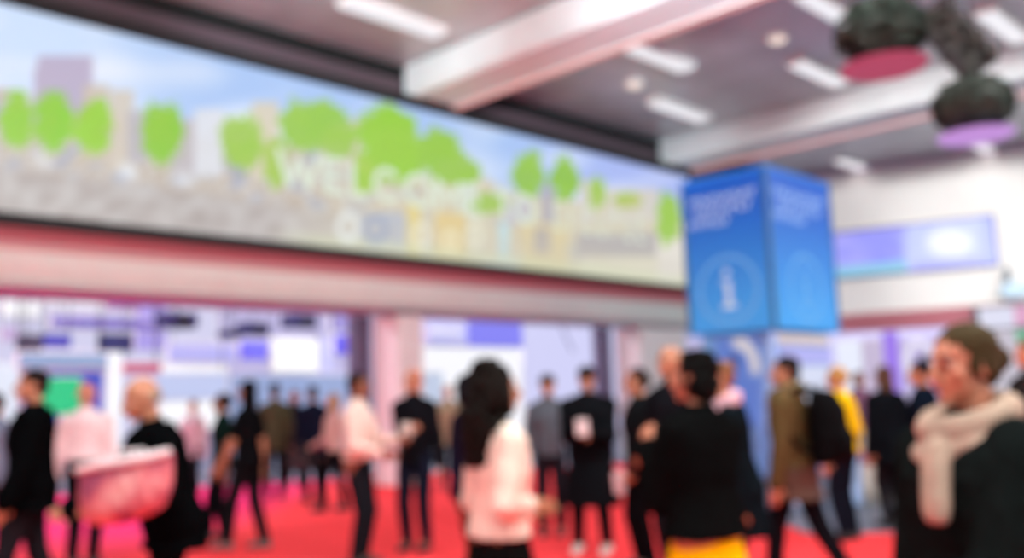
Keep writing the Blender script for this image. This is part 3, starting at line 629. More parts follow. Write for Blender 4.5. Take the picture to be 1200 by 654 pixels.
# ------------------------------------------------------------------ people
SK = {'fair': (198, 146, 116), 'tan': (178, 122, 90), 'brown': (132, 80, 56), 'pink': (190, 122, 92)}
def V3(x, y, z): return Vector((x, y, z))
def ik(s, t, l1, l2, pole):
    d = t - s; L = d.length
    if L > (l1 + l2) * .995: t = s + d.normalized() * (l1 + l2) * .995; d = t - s; L = d.length
    a = (l1 * l1 - l2 * l2 + L * L) / (2 * L); h = math.sqrt(max(0, l1 * l1 - a * a)); dn = d.normalized()
    p = (pole - dn * pole.dot(dn)).normalized(); return s + dn * a + p * h, t
def hand(bm, wr, d, nrm, side, s, curl):
    """palm, four unequal bent fingers and a thumb leaving the side of the palm"""
    d = d.normalized(); nrm = (nrm - d * nrm.dot(d)).normalized(); ac = d.cross(nrm).normalized() * side
    loft(bm, [(wr - d * .01, ac * .024 * s, nrm * .017 * s), (wr + d * .03 * s, ac * .038 * s, nrm * .016 * s), (wr + d * .075 * s, ac * .043 * s, nrm * .014 * s), (wr + d * .088 * s, ac * .038 * s, nrm * .010 * s)], 14)
    for k, (o, L) in enumerate(((-.031, .066), (-.0105, .078), (.0105, .074), (.031, .058))):
        p = wr + d * .083 * s - ac * o * s * -1; dd = d.copy(); pts = [p]; 
        for j, f in enumerate((.45, .32, .23)):
            a = curl * (.55 + .35 * j); dd = (dd * math.cos(a) + nrm * math.sin(a)).normalized()
            n2 = (nrm * math.cos(a) - d * math.sin(a)); p = p + dd * L * f * s * 1.15; pts.append(p)
        chain(bm, pts, [.0095 * s, .009 * s, .0082 * s, .007 * s], 8)
    p = wr + d * .028 * s - ac * .030 * s; q = p + (d * .6 - ac * .75 + nrm * .3).normalized() * .042 * s; e = q + (d * .9 - ac * .15 + nrm * .45).normalized() * .034 * s
    chain(bm, [p, q, e], [.013 * s, .011 * s, .0085 * s], 8)

def on_carpet(x, y):
    c = False
    for (x0, y0), (x1, y1) in zip(out, out[1:] + out[:1]):
        if (y0 > y) != (y1 > y) and x < (x1 - x0) * (y - y0) / (y1 - y0) + x0: c = not c
    return c or (Y_EDGE < y < 10.8 and x < 7.3)
Y_EDGE = 8.0
def person(label, px, ytop, Y, face, skin_c='fair', female=False, lean=0, wide=1.0, lh=None, rh=None, lf=None, rf=None, yaw=0, nod=0,
           top=('jacket', (30, 30, 32)), hem=.47, sleeve=1.0, bulk=.02, bottom=('trousers', (28, 28, 32)), shoe=(30, 28, 28), hair=('short', (40, 32, 28)),
           collar=True, far=False, lower=None, Hfix=None, curl=.35, beard=False, tilt=0):
    hp = atY(px, ytop, Y); H = Hfix or hp.z
    fr = Vector((-math.sin(R(face)), math.cos(R(face)), 0))
    off = math.sin(R(lean)) * .42 * H + .01
    root = empty('person', (hp.x - fr.x * off, Y - fr.y * off, .0125 if on_carpet(hp.x, Y) else .0005), R(face), label, 'person')
    Hs = H / math.cos(R(lean) * .55) if lean else H
    lo = .0095 if far else .0065
    sm = mat('skin_' + skin_c, SK[skin_c], .5, var=.05, scale=20)
    wsh = (.092 if female else .103) * wide * Hs
    hipz = .525 * Hs
    Ml = Matrix.Rotation(-R(lean), 3, 'X')
    def U(p):
        p = Vector(p); return Ml @ (p - V3(0, 0, hipz)) + V3(0, 0, hipz)
    ux, uy = Vector((1, 0, 0)), Ml @ Vector((0, 1, 0))
    h = Hs
    def sec(z, rx, ry, cy=0, g=0): return (U((0, cy * h, z * h)), ux * (rx * h * wide + g), uy * (ry * h + g))
    F_ = female
    torso = [(.47, .088 if F_ else .082, .062, -.006), (.52, .100 if F_ else .092, .068, -.008), (.58, .084 if F_ else .088, .060, 0), (.64, .074 if F_ else .086, .056, .004), (.70, .086 if F_ else .096, .064, .008), (.75, .088 if F_ else .100, .064, .006), (.785, .080 if F_ else .092, .056, 0), (.812, .056 if F_ else .064, .046, -.004), (.838, .038, .036, -.006)]
    sh = {s: U((s * wsh, 0, .782 * h)) for s in (-1, 1)}
    tl = lh or (-.15, .02, .455); tr = rh or (.15, .02, .455)
    l1, l2 = .170 * h, .150 * h; arm = {}
    for s, t in ((-1, tl), (1, tr)):
        T = Vector(t) * h
        if (lh if s < 0 else rh) is None: T = U(T)
        e, wv = ik(sh[s], T, l1, l2, Vector((s * .5, -1, -.35)) if T.z < .57 * h else Vector((s * .35, -.45, -1))); arm[s] = (e, wv)
    hip = {s: V3(s * .050 * h, 0, .515 * h) for s in (-1, 1)}
    fl = lf or (-.055, .0); fr_ = rf or (.055, .0); leg = {}
    for s, t in ((-1, fl), (1, fr_)):
        an = V3(t[0] * h, t[1] * h, .045 * h + (t[2] * h if len(t) > 2 else 0)); k, an = ik(hip[s], an, .245 * h, .232 * h, Vector((s * .08, 1, 0))); leg[s] = (k, an)
    # head
    hs = .134 * h / .225 * (1.0 if not F_ else .98)
    hc0 = U((0, .010 * h, h - .119 * hs)); 
    Mh = Ml @ Matrix.Rotation(R(yaw), 3, 'Z') @ Matrix.Rotation(-R(nod) + R(lean) * .6, 3, 'X') @ Matrix.Rotation(R(tilt), 3, 'Y')
    neck = U((0, -.004 * h, .83 * h))
    def Hd(x, y, z): return hc0 + Mh @ Vector((x * hs, y * hs, z * hs))
    def hell(bm, c, r, mi=0, seg=16): ell(bm, Hd(*c), tuple(v * hs for v in r), Mh, seg, mi)
    # body: one continuous surface
    bm = B()
    loft(bm, [sec(z, rx, ry, cy) for z, rx, ry, cy in torso], 22)
    cap(bm, neck - (neck - U((0, 0, .78 * h))) * .3, Hd(0, -.02, -.06), .030 * h, .029 * h, 16)
    hell(bm, (0, -.014, .030), (.073, .092, .084)); hell(bm, (0, .022, -.045), (.054, .060, .058)); hell(bm, (0, .066, -.088), (.024, .020, .020))
    hell(bm, (0, .070, .030), (.045, .014, .014)); hell(bm, (0, .086, -.052), (.022, .012, .015))
    for s in (-1, 1): hell(bm, (s * .036, .052, -.022), (.026, .026, .028)); hell(bm, (s * .074, -.006, -.008), (.008, .018, .030)); hell(bm, (s * .012, .094, -.030), (.009, .010, .008))
    cap(bm, Hd(0, .086, .012), Hd(0, .108, -.026), .008 * hs, .013 * hs, 10)
    for s in (-1, 1):
        e, wv = arm[s]; chain(bm, [sh[s], sh[s] + (e - sh[s]) * .35, e], [.030 * h, .029 * h, .023 * h]); chain(bm, [e, e + (wv - e) * .3, wv], [.0225 * h, .0235 * h, .0155 * h])
        d = (wv - e).normalized(); inn = Vector((-s, .25, 0)); hand(bm, wv, d, inn, s, h / 1.75, curl)
        k, an = leg[s]; chain(bm, [hip[s], k], [.050 * h, .033 * h]); chain(bm, [k, k + (an - k) * .35, an], [.031 * h, .033 * h, .021 * h]); cap(bm, an, an + V3(0, .06 * h, -.02 * h), .02 * h, .018 * h)
    body = skin(link('body', bm, sm, root), lo, 3)
    # eyes, brows, lips
    for s in (-1, 1):
        bm = B(); hell(bm, (s * .030, .0685, .009), (.0118, .0110, .0058), 0, 14); hell(bm, (s * .030, .0760, .009), (.0048, .0042, .0050), 1, 10)
        link('eye', bm, [mat('eye_white', (176, 164, 156), .3), mat('iris', (52, 36, 28), .3)], root, smooth=True)
        bm = B(); cap(bm, Hd(s * .014, .086, .030), Hd(s * .044, .073, .032), .0035 * hs, .0028 * hs, 8); link('eyebrow', bm, mat('brow', (58, 44, 34)), root, smooth=True)
    bm = B(); hell(bm, (0, .0945, -.0505), (.021, .0065, .0045), 0, 12); hell(bm, (0, .0935, -.0575), (.018, .0075, .0055), 0, 12); link('lips', bm, mat('lip_skin', (176, 92, 84), .45), root, smooth=True)
    # trousers or skirt
    bk, bc = bottom; nmb = 'cloth_%d_%d_%d' % bc; mb = mat(nmb, bc, .9, var=.15, scale=25, bump=.2, spec=0)
    bm = B(); g = .010
    if bk == 'skirt':
        loft(bm, [(V3(0, 0, z * h), V3((rx + .012) * h, 0, 0), V3(0, (ry + .012) * h, 0)) for z, rx, ry in ((.27, .140, .118), (.34, .128, .104), (.44, .106, .080), (.50, .096, .068), (.55, .082, .058))], 24)
        skin(link('skirt', bm, mb, root), lo * 1.1, 2, .012)
        bm = B()
        for s in (-1, 1):
            k, an = leg[s]; chain(bm, [hip[s], k, an], [.053 * h, .037 * h, .026 * h])
        skin(link('tights', bm, mat('black_tights', (30, 28, 32), .7), root), lo * 1.1, 2)
    else:
        loft(bm, [(V3(0, cy * h, z * h), V3(rx * h + g, 0, 0), V3(0, ry * h + g, 0)) for z, rx, ry, cy in torso if z < .6], 20)
        for s in (-1, 1):
            k, an = leg[s]; chain(bm, [hip[s], k, an + V3(0, 0, .015 * h)], [.056 * h, .042 * h, .034 * h])
        skin(link('trousers', bm, mb, root), lo * 1.1, 3, .010)
    # top
    tk, tcx = top; mt = mat('cloth_%d_%d_%d' % tcx, tcx, .9, var=.15, scale=25, bump=.25, spec=0)
    bm = B(); g = bulk
    if hem < .47:
        secs = []
        zz = hem
        while zz < .465: 
            k_ = (.47 - zz) / .3; secs.append((V3(0, -.006 * h, zz * h), V3((.096 + .03 * k_) * h * wide + g, 0, 0), V3(0, (.070 + .030 * k_) * h + g, 0))); zz += .06
        secs += [sec(z, rx, ry, cy, g) for z, rx, ry, cy in torso]
    else:
        secs = [sec(hem, .095, .066, -.004, g)] + [sec(z, rx, ry, cy, g) for z, rx, ry, cy in torso if z > hem + .015]
    loft(bm, secs, 24)
    for s in (-1, 1):
        e, wv = arm[s]; b2 = bulk * .7
        cap(bm, U((s * .03 * h, -.002, .815 * h)), sh[s], .026 * h + b2 * .8, .031 * h + b2)
        if sleeve > .6: chain(bm, [sh[s], e, e + (wv - e) * (sleeve * 1.0)], [.031 * h + b2, .026 * h + b2, .020 * h + b2])
        else: chain(bm, [sh[s], sh[s] + (e - sh[s]) * .6], [.033 * h + b2, .032 * h + b2])
    if collar: loft(bm, [(U((0, -.004 * h, z * h)), ux * r_ * h, uy * r_ * h * .95) for z, r_ in ((.81, .062), (.84, .046), (.862, .043))], 20)
    o = skin(link(tk, bm, mt, root), lo * 1.15, 3, .02 if bulk > .012 else .010)
    if lower:   # contrasting lower half of the coat
        bm = B(); loft(bm, [(V3(0, -.006 * h, z * h), V3(rx * h * wide + g + .006, 0, 0), V3(0, ry * h + g + .006, 0)) for z, rx, ry in ((hem - .005, .118, .092), (.44, .104, .076), (.53, .102, .074))], 24)
        skin(link('coat_skirt', bm, mat('cloth_%d_%d_%d' % lower, lower, .8), root), lo * 1.2, 2, .015)
    # shoes
    for s in (-1, 1):
        k, an = leg[s]; bm = B(); z0 = an.z - .045 * h
        loft(bm, [(V3(an.x, an.y + yy * h, z0 + zz * h), V3(rx * h, 0, 0), V3(0, 0, zz * h)) for yy, rx, zz in ((-.038, .014, .016), (-.030, .024, .024), (0, .027, .034), (.045, .027, .024), (.085, .029, .017), (.108, .020, .012))], 14)
        cap(bm, (an.x, an.y, z0 + .03 * h), (an.x, an.y, z0 + .055 * h), .026 * h, .025 * h)
        link('shoe', bm, mat('shoe_%d_%d_%d' % shoe, shoe, .5), root, smooth=True)
    # hair
    st, hcx = hair; mh = mat('hair_%d_%d_%d' % hcx, hcx, .7, var=.3, scale=60, bump=.4, spec=.05)
    bm = B()
    def capx(): hell(bm, (0, -.024, .044), (.080, .094, .080)); hell(bm, (0, -.060, -.012), (.066, .050, .060))
    if st == 'fringe':
        for s in (-1, 1): hell(bm, (s * .058, -.045, .0), (.024, .045, .030))
        hell(bm, (0, -.082, -.005), (.058, .030, .034))
    elif st == 'short': capx()
    elif st == 'thin': hell(bm, (0, -.030, .046), (.0765, .086, .0745)); hell(bm, (0, -.060, -.005), (.064, .046, .050))
    elif st == 'bob':
        capx(); hell(bm, (0, -.045, -.04), (.090, .070, .085)); 
        for k in range(60):
            a = random.uniform(0, 6.28); z = random.uniform(-.09, .11); q = math.sqrt(max(.05, 1 - ((z - .02) / .12) ** 2)); y = math.sin(a) * .085 * q - .03
            if y < .045 or z > .07: hell(bm, (math.cos(a) * .084 * q, y, z), (.019, .019, .019), 0, 8)
    elif st == 'long':
        capx(); hell(bm, (0, -.066, -.10), (.078, .042, .13)); hell(bm, (0, -.060, -.19), (.070, .034, .08))
        for s in (-1, 1): hell(bm, (s * .070, -.015, -.06), (.020, .034, .10))
    elif st == 'curly':
        capx(); random.seed(5)
        for k in range(230):
            z = random.uniform(-.34, .13); wz = .094 + .030 * math.sin((.13 - z) / .47 * math.pi); wz *= (1 if z < .05 else math.sqrt(max(.05, 1 - ((z - .05) / .09) ** 2)))
            a = random.uniform(0, 6.28); y = -.05 + math.sin(a) * wz * .75
            if y > .02 and z < .06: y = -.02
            hell(bm, (math.cos(a) * wz, y - (.03 if z < -.1 else 0), z), (.030, .030, .034), 0, 8)
        hell(bm, (0, -.07, -.12), (.098, .060, .17)); hell(bm, (0, -.078, -.25), (.085, .05, .10))
    elif st == 'bun':
        capx(); hell(bm, (0, -.118, .010), (.040, .038, .042))
        for s in (-1, 1): hell(bm, (s * .062, -.02, .0), (.020, .050, .045))
    elif st == 'topbun': capx(); hell(bm, (0, -.06, .135), (.036, .036, .034))
    elif st == 'cap':
        hell(bm, (0, -.022, .052), (.088, .102, .074)); hell(bm, (0, .075, .050), (.062, .045, .012)); hell(bm, (0, -.060, -.012), (.066, .050, .060))
    skin(link('cap' if st == 'cap' else 'hair', bm, mh, root), .006 if not far else .009, 1, .012 if st in ('curly', 'bob') else .005, CF)
    if beard:
        bm = B(); hell(bm, (0, .040, -.070), (.048, .050, .034)); link('beard', bm, mh, root, smooth=True)
    return dict(root=root, arm=arm, h=h, U=U, Hd=Hd, hs=hs, Mh=Mh, lo=lo)
def W(P, v):
    """local point of a person to world"""
    r = P['root']; c, s = math.cos(r.rotation_euler.z), math.sin(r.rotation_euler.z)
    return Vector((r.location.x + v.x * c - v.y * s, r.location.y + v.x * s + v.y * c, r.location.z + v.z))

BK = (7, 8, 9)
# --- far row first
person('man in an olive parka seen from behind at the back of the red carpet', 322, 450, 15.2, 10, 'tan', top=('parka', (72, 72, 52)), hem=.42, bottom=('trousers', (18, 18, 21)), hair=('short', (31, 24, 21)), far=True, rf=(.05, .05))
person('man in a navy coat standing between the olive parka and the blonde woman', 366, 453, 14.6, 30, 'tan', top=('coat', (21, 24, 40)), hem=.38, bottom=('trousers', (16, 16, 19)), hair=('short', (38, 31, 27)), far=True)
P8 = person('blonde woman in a dusty pink top at the back left of the white shirted man', 390, 462, 13.2, 75, 'fair', True, top=('blouse', (196, 158, 150)), hem=.50, bulk=.012, bottom=('trousers', (21, 19, 22)), hair=('long', (172, 140, 104)), far=True, lh=(-.10, .14, .56), rh=(.12, .10, .50), lf=(-.05, .09), rf=(.05, -.08))
person('person in a pale coat far behind the woman in the green top', 226, 470, 16.5, 170, 'fair', True, top=('coat', (190, 176, 178)), hem=.40, hair=('short', (90, 74, 60)), far=True)
person('person in khaki far behind, left of the curly haired woman', 524, 452, 16.0, 180, 'fair', top=('coat', (150, 138, 112)), hem=.42, hair=('thin', (130, 112, 84)), far=True)
person('person in grey blue at the very left edge behind the man in black', -4, 462, 9.2, 20, 'tan', top=('jacket', (112, 120, 140)), hem=.47, hair=('short', (32, 28, 27)), far=True)
person('small person in mauve between the yellow coat and the black coat', 1006, 436, 15.0, 180, 'fair', True, top=('coat', (130, 92, 118)), hem=.42, hair=('bob', (70, 56, 74)), far=True)
person('woman in a black top with long dark hair behind the olive parka', 345, 458, 17.4, 200, 'tan', True, top=('coat', (27, 26, 31)), hem=.42, hair=('long', (31, 26, 24)), far=True)
# --- left
person('man in white shirt seen from behind, left of the picture', 102, 449, 9.2, 5, 'pink', top=('shirt', (236, 226, 226)), hem=.575, bulk=.016, bottom=('trousers', (16, 16, 18)), hair=('fringe', (196, 150, 130)), wide=1.08, far=True)
person('woman in a dark green top left of the bare armed woman', 260, 462, 10.9, 120, 'brown', True, top=('top', (16, 34, 29)), hem=.49, bulk=.012, sleeve=.5, bottom=('trousers', (16, 17, 21)), hair=('bun', (27, 21, 19)), far=True, rf=(.05, .08))
person('woman in a black t-shirt with bare arm and long black hair walking left', 290, 447, 9.9, 75, 'tan', True, top=('t_shirt', (14, 14, 16)), hem=.48, bulk=.014, sleeve=.4, bottom=('trousers', (22, 21, 23)), shoe=(110, 104, 100), hair=('long', (14, 13, 17)), lh=(-.11, .13, .50), rh=(.13, -.02, .46), lf=(-.05, .11), rf=(.05, -.08))
person('man in a long black padded jacket at the left edge, facing left', 39, 434, 6.9, 118, 'tan', top=('padded_jacket', BK), hem=.43, bulk=.055, wide=1.2, bottom=('trousers', (29, 29, 33)), hair=('short', (29, 23, 21)), lh=(-.16, .10, .44), lf=(-.05, .12), rf=(.05, -.10))
P3 = person('bald man in black bending forward over a pink and red shopping bag', 166, 443, 5.0, 128, 'tan', lean=13, wide=1.4, nod=12, top=('jacket', BK), hem=.44, bulk=.05, bottom=('trousers', (12, 12, 13)), hair=('fringe', (150, 132, 112)), lh=(-.19, .24, .60), rh=(.13, .27, .58), curl=.8, lf=(-.07, .06), rf=(.08, -.05))
# --- middle
P9 = person('man in a cream shirt talking to the bald man by the column', 420, 438, 8.7, -100, 'brown', top=('shirt', (228, 208, 194)), hem=.545, bulk=.018, sleeve=.9, bottom=('trousers', (24, 26, 31)), hair=('short', (32, 22, 18)), lh=(-.08, .20, .64), rh=(.10, .16, .58), wide=1.25)
P10 = person('bald man in a black jacket and dark jeans by the first column', 484, 433, 9.5, 165, 'pink', top=('jacket', (19, 19, 23)), hem=.47, bulk=.022, bottom=('jeans', (22, 26, 40)), hair=('fringe', (190, 130, 108)), yaw=-15, rh=(-.02, .13, .66), wide=.96, curl=.8)
person('person in a navy jacket and brown trousers behind the curly haired woman', 551, 440, 6.6, -60, 'tan', top=('jacket', (22, 23, 40)), hem=.47, bulk=.028, bottom=('trousers', (84, 66, 44)), hair=('bob', (18, 18, 26)))
P12 = person('woman with long dark curly hair in a cream sweater, forearm raised before her', 582, 431, 4.25, -62, 'tan', True, top=('sweater', (226, 208, 190)), hem=.53, bulk=.028, bottom=('skirt', (16, 14, 14)), hair=('curly', (21, 17, 14)), rh=(.03, .065, .60), lh=(-.05, .11, .60), collar=False, wide=.98, yaw=-8)
person('person in a grey top and dark hair standing left behind the man with the phone', 641, 440, 10.2, 175, 'tan', top=('jacket', (84, 92, 100)), hem=.49, hair=('cap', (32, 32, 35)), bottom=('trousers', (31, 27, 33)), far=True, lh=(-.12, .14, .62))
P14 = person('person in a long black coat, cap and white trainers looking at a phone', 687, 431, 9.0, 165, 'tan', top=('coat', (17, 19, 22)), hem=.25, bulk=.045, wide=1.14, bottom=('trousers', (16, 14, 17)), shoe=(214, 206, 200), hair=('cap', (34, 27, 26)), rh=(.03, .17, .655), lh=(-.05, .18, .64), nod=12, lf=(-.075, .02), rf=(.085, .0), curl=.8)
P15 = person('dark haired woman in black facing left, between the phone user and the bald man', 745, 433, 8.0, 108, 'tan', True, top=('jacket', (19, 22, 24)), hem=.45, bulk=.024, hair=('bun', (27, 22, 21)), lh=(-.12, .10, .50), rh=(.12, .01, .47), bottom=('trousers', (16, 16, 18)), curl=.8)
person('tall bald man rising behind the woman in the yellow skirt', 784, 407, 7.2, 125, 'tan', top=('jacket', (21, 22, 26)), hem=.46, bulk=.026, hair=('fringe', (170, 140, 112)), wide=1.05)
P17 = person('woman in a black fluffy jacket and yellow skirt seen from behind', 812, 414, 4.0, 38, 'pink', True, top=('fluffy_jacket', (12, 13, 13)), hem=.525, bulk=.042, bottom=('skirt', (240, 186, 10)), hair=('bob', (12, 12, 11)), wide=1.10, lh=(-.05, .13, .74), rh=(.04, .16, .68), yaw=22)
P18 = person('woman in a dark teal coat with a pink scarf, leaning in from the right', 841, 425, 5.8, 80, 'tan', True, lean=6, top=('coat', (13, 19, 23)), hem=.36, bulk=.036, hair=('thin', (120, 84, 58)), bottom=('trousers', (14, 14, 17)), wide=1.1)
# --- right
P19 = person('walking person in an olive and brown coat with a black backpack', 919, 419, 6.9, 52, 'tan', top=('coat', (80, 66, 40)), hem=.40, bulk=.030, lower=(64, 36, 20), bottom=('trousers', (18, 17, 21)), hair=('short', (33, 28, 28)), lf=(-.04, .10), rf=(.05, -.20), wide=1.03, yaw=20)
person('blonde woman in a bright yellow jacket behind the black backpack', 979, 431, 9.2, 40, 'fair', True, top=('jacket', (236, 196, 12)), hem=.50, bulk=.03, bottom=('jeans', (21, 24, 34)), hair=('bun', (176, 140, 84)), far=True, rh=(.15, .08, .5))
person('person in a black coat with brown hair, right of the yellow jacket', 1034, 430, 10.0, 25, 'tan', top=('coat', (14, 17, 21)), hem=.38, bulk=.035, wide=1.15, hair=('long', (84, 62, 50)), far=True)
person('person in a navy coat with dark hair in a top bun, beside the scarf woman', 1077, 424, 8.6, 60, 'tan', True, top=('coat', (14, 21, 32)), hem=.36, bulk=.034, hair=('topbun', (27, 23, 32)), far=True)
person('person with only the face showing at the right edge behind the scarf woman', 1203, 399, 8.0, 100, 'pink', top=('coat', (40, 35, 34)), hem=.45, hair=('short', (96, 66, 48)), far=True)
P23 = person('woman in profile with tied brown hair, pale scarf and dark coat, nearest at the right', 1126, 385, 2.5, 104, 'pink', True, top=('coat', (18, 22, 21)), hem=.30, bulk=.06, bottom=('trousers', (14, 14, 16)), hair=('bun', (64, 52, 32)), wide=1.22, lh=(-.12, .16, .50), rh=(.14, .05, .46), nod=3)
person('person in a brown grey coat cut off by the right edge of the picture', 1262, 400, 2.9, 170, 'tan', top=('coat', (100, 84, 74)), hem=.35, bulk=.05, hair=('short', (37, 31, 27)), wide=1.15)

# ------------------------------------------------------------------ things worn and held
def scarf(P, rgb, drop, side, name='scarf', big=1.0):
    U, h = P['U'], P['h']; bm = B(); N = 22
    for k in range(N):
        a, b_ = 2 * math.pi * k / N, 2 * math.pi * (k + 1) / N
        f = lambda a: U((.062 * big * h * math.cos(a), .060 * big * h * math.sin(a) + .008 * h, (.842 - .020 * math.sin(a)) * h))
        cap(bm, f(a), f(b_), .029 * h * big, .029 * h * big, 12)
        f = lambda a: U((.070 * big * h * math.cos(a + .3), .066 * big * h * math.sin(a + .3) + .014 * h, (.812 - .030 * math.sin(a + .5)) * h))
        cap(bm, f(a), f(b_), .025 * h * big, .025 * h * big, 12)
    pts = [U((side * .02 * h, .090 * h, .80 * h)), U((side * .045 * h, .118 * h, .72 * h)), U((side * .05 * h, .122 * h, (.80 - drop) * h))]
    for dx in ((-.009, .009) if drop > .05 else ()): chain(bm, [p + Vector((dx * h * side, 0, 0)) for p in pts], [.017 * h, .018 * h, .015 * h])
    o = link(name, bm, mat('scarf_%d_%d_%d' % rgb, rgb, .9, var=.18, scale=9, bump=.5, spec=.1), P['root']); skin(o, .007, 2, .014)
scarf(P23, (162, 140, 122), .10, -1, big=.95)
scarf(P18, (206, 168, 176), .30, -1, big=.85)
# backpack
scarf(P19, (104, 90, 60), .03, -1, 'hood', .95)
h = P19['h']; p = W(P19, Vector((0, -.138 * h, .0))); r = empty('backpack', (p.x, p.y, .545 * h), P19['root'].rotation_euler.z, 'black backpack on the back of the person in the olive and brown coat', 'backpack')
bm = B(); loft(bm, [(V3(0, y, z), V3(rx, 0, 0), V3(0, ry, 0)) for z, y, rx, ry in ((0, -.02, .13, .08), (.04, -.04, .165, .12), (.2, -.05, .175, .14), (.4, -.04, .165, .125), (.50, -.02, .13, .09), (.53, 0, .08, .05))], 22)
skin(link('body', bm, mat('black_nylon', (8, 8, 9), .85, bump=.3, spec=.04), r), .009, 2, .012)
bm = B(); loft(bm, [(V3(0, y, z), V3(rx, 0, 0), V3(0, ry, 0)) for z, y, rx, ry in ((.04, -.13, .10, .03), (.08, -.16, .12, .05), (.2, -.17, .12, .05), (.26, -.15, .10, .03))], 18); link('front_pocket', bm, mat('black_nylon', (14, 14, 15)), r, smooth=True)
for s in (-1, 1):
    bm = B(); chain(bm, [V3(s * .09, .03, .48), V3(s * .10, .10, .55), V3(s * .12, .26, .50), V3(s * .15, .28, .36), V3(s * .16, .12, .14), V3(s * .14, .02, .08)], [.016] * 6, 8); link('strap', bm, mat('black_nylon', (14, 14, 15)), r, smooth=True)
bm = B(); chain(bm, [V3(-.03, 0, .52), V3(0, 0, .56), V3(.03, 0, .52)], [.008] * 3, 8); link('handle', bm, M_black, r, smooth=True)

# shopping bag held across the front of the bending man
bc = atY(147, 572, 4.40); r = empty('shopping_bag', bc, R(-4), 'large pink and red shopping bag with a white rim held by the bending bald man', 'bag')
hw, hh, dp = .225, .125, .075
def bag_mat():
    m = mat('printed_pink_bag', (232, 120, 120), .55, var=.1); nt = m.node_tree; b = nt.nodes['Principled BSDF']
    tc = nt.nodes.new('ShaderNodeTexCoord'); nz = nt.nodes.new('ShaderNodeTexNoise'); nz.inputs['Scale'].default_value = 4.5; nz.inputs['Detail'].default_value = 3
    nt.links.new(tc.outputs['Object'], nz.inputs['Vector']); rp = nt.nodes.new('ShaderNodeValToRGB'); e = rp.color_ramp.elements
    e[0].position = .45; e[0].color = (*lin((140, 62, 92)), 1); e[1].position = .54; e[1].color = (*lin((196, 104, 112)), 1)
    n = e.new(.64); n.color = (*lin((212, 160, 156)), 1); n = e.new(.74); n.color = (*lin((200, 96, 96)), 1)
    nt.links.new(nz.outputs['Fac'], rp.inputs['Fac']); nt.links.new(rp.outputs['Color'], b.inputs['Base Color']); return m
bm = B(); n = 20
for s in (-1,):
    g = []
    for j in range(13):
        row = []
        for i in range(25):
            u, v = -1 + 2 * i / 24, -1 + 2 * j / 12
            x = u * hw * (1 - .20 * max(0, -v) ** 1.6); z = v * hh - (1 - u * u) * .035 * (-1 if v > 0 else 1) * (0 if v > 0 else 1) + u * .03
            d = dp * (1 - abs(u) ** 3) * (1 - max(0, v) ** 2 * .55) * (1 - max(0, -v) ** 4)
            row.append((x, d, z))
        g.append(row)
    fr1 = [[bm.verts.new((x, -d + .006 * math.sin(i * 1.7 + j), z)) for i, (x, d, z) in enumerate(row)] for j, row in enumerate(g)]
    bk1 = [[bm.verts.new((x, d + .004, z)) for (x, d, z) in row] for row in g]
    for j in range(12):
        for i in range(24):
            bm.faces.new((fr1[j][i], fr1[j][i + 1], fr1[j + 1][i + 1], fr1[j + 1][i])); bm.faces.new((bk1[j + 1][i], bk1[j + 1][i + 1], bk1[j][i + 1], bk1[j][i]))
    for i in range(24): bm.faces.new((fr1[0][i + 1], fr1[0][i], bk1[0][i], bk1[0][i + 1]))
    for j in range(12): bm.faces.new((fr1[j][0], fr1[j + 1][0], bk1[j + 1][0], bk1[j][0])); bm.faces.new((fr1[j + 1][24], fr1[j][24], bk1[j][24], bk1[j + 1][24]))
link('body', bm, bag_mat(), r, smooth=True)
bm = B(); chain(bm, [V3(-hw, -.02, hh * .95 - .03), V3(-.1, -.055, hh * .97 - .01), V3(.1, -.055, hh + .01), V3(hw * .92, -.02, hh + .035)], [.016, .024, .024, .018], 10)
link('rim', bm, mat('white_rim', (232, 228, 228), .6), r, smooth=True)
for y in (-.05, .05):
    bm = B(); chain(bm, [V3(-.09, y * .6, hh), V3(-.06, y, hh + .04), V3(.06, y, hh + .045), V3(.09, y * .6, hh)], [.006] * 4, 8); link('handle', bm, mat('white_rim', (232, 228, 228)), r, smooth=True)

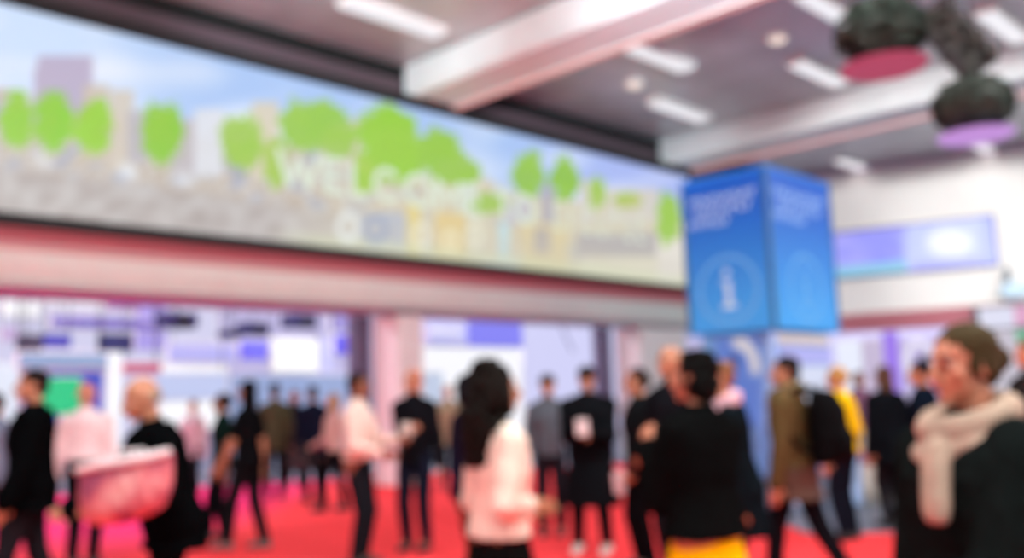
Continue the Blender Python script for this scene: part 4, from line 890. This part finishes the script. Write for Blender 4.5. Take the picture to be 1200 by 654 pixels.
# phone, badge, cup, handbag
a, b_ = P14['arm'][-1][1], P14['arm'][1][1]; p = W(P14, (a + b_) / 2 + Vector((0, .12, .05)))
r = empty('phone', p, P14['root'].rotation_euler.z, 'white phone held at the chest by the person in the long black coat', 'phone')
bm = B(); box(bm, -.055, .055, -.006, .006, -.075, .075, bevel=.005); link('case', bm, mat('white_plastic', (238, 234, 232), .4), r)
bm = B(); box(bm, -.048, .048, -.0075, -.0062, -.066, .066); link('display', bm, glow('phone_light', (210, 214, 226), .8), r)
p = W(P10, P10['arm'][1][1] + Vector((0.0, .06, .0)))
r = empty('leaflet', p, P10['root'].rotation_euler.z, 'white folded leaflet in the hand of the bald man by the column', 'leaflet')
bm = B(); box(bm, -.06, .05, .03, .042, -.07, .07, bevel=.003); link('sheet', bm, mat('white_paper', (236, 230, 222), .7), r)
bm = B(); box(bm, -.055, .045, .043, .050, -.06, .04, bevel=.002); link('inner_sheet', bm, mat('cream_paper', (214, 206, 196), .7), r)
c = W(P15, P15['arm'][1][1] + Vector((.0, .085, -.17))); r = empty('paper_cup', c, 0, 'white paper cup held low by the dark haired woman in black', 'cup')
bm = B(); cyl(bm, (0, 0, 0), (0, 0, .16), .06, 24, r1=.075); link('cup_body', bm, mat('white_card', (240, 238, 238), .6), r, smooth=False)
bm = B(); cyl(bm, (0, 0, .16), (0, 0, .18), .074, 24, r1=.066); link('lid', bm, mat('white_plastic', (238, 234, 232)), r)
h8 = P8['h']; p = W(P8, Vector((-.17 * h8, .22 * h8, 0)))
r = empty('handbag', (p.x, p.y, .44 * h8), P8['root'].rotation_euler.z, 'black handbag carried by the blonde woman in the pink top', 'bag')
bm = B(); box(bm, -.07, .07, -.2, .2, -.12, .14, bevel=.04); link('body', bm, mat('black_leather', (24, 22, 24), .5), r)
for s in (-1, 1):
    bm = B(); chain(bm, [V3(s * .04, -.10, .13), V3(s * .03, -.06, .24), V3(s * .03, .06, .24), V3(s * .04, .10, .13)], [.009] * 4, 8); link('handle', bm, mat('black_leather', (24, 22, 24)), r)
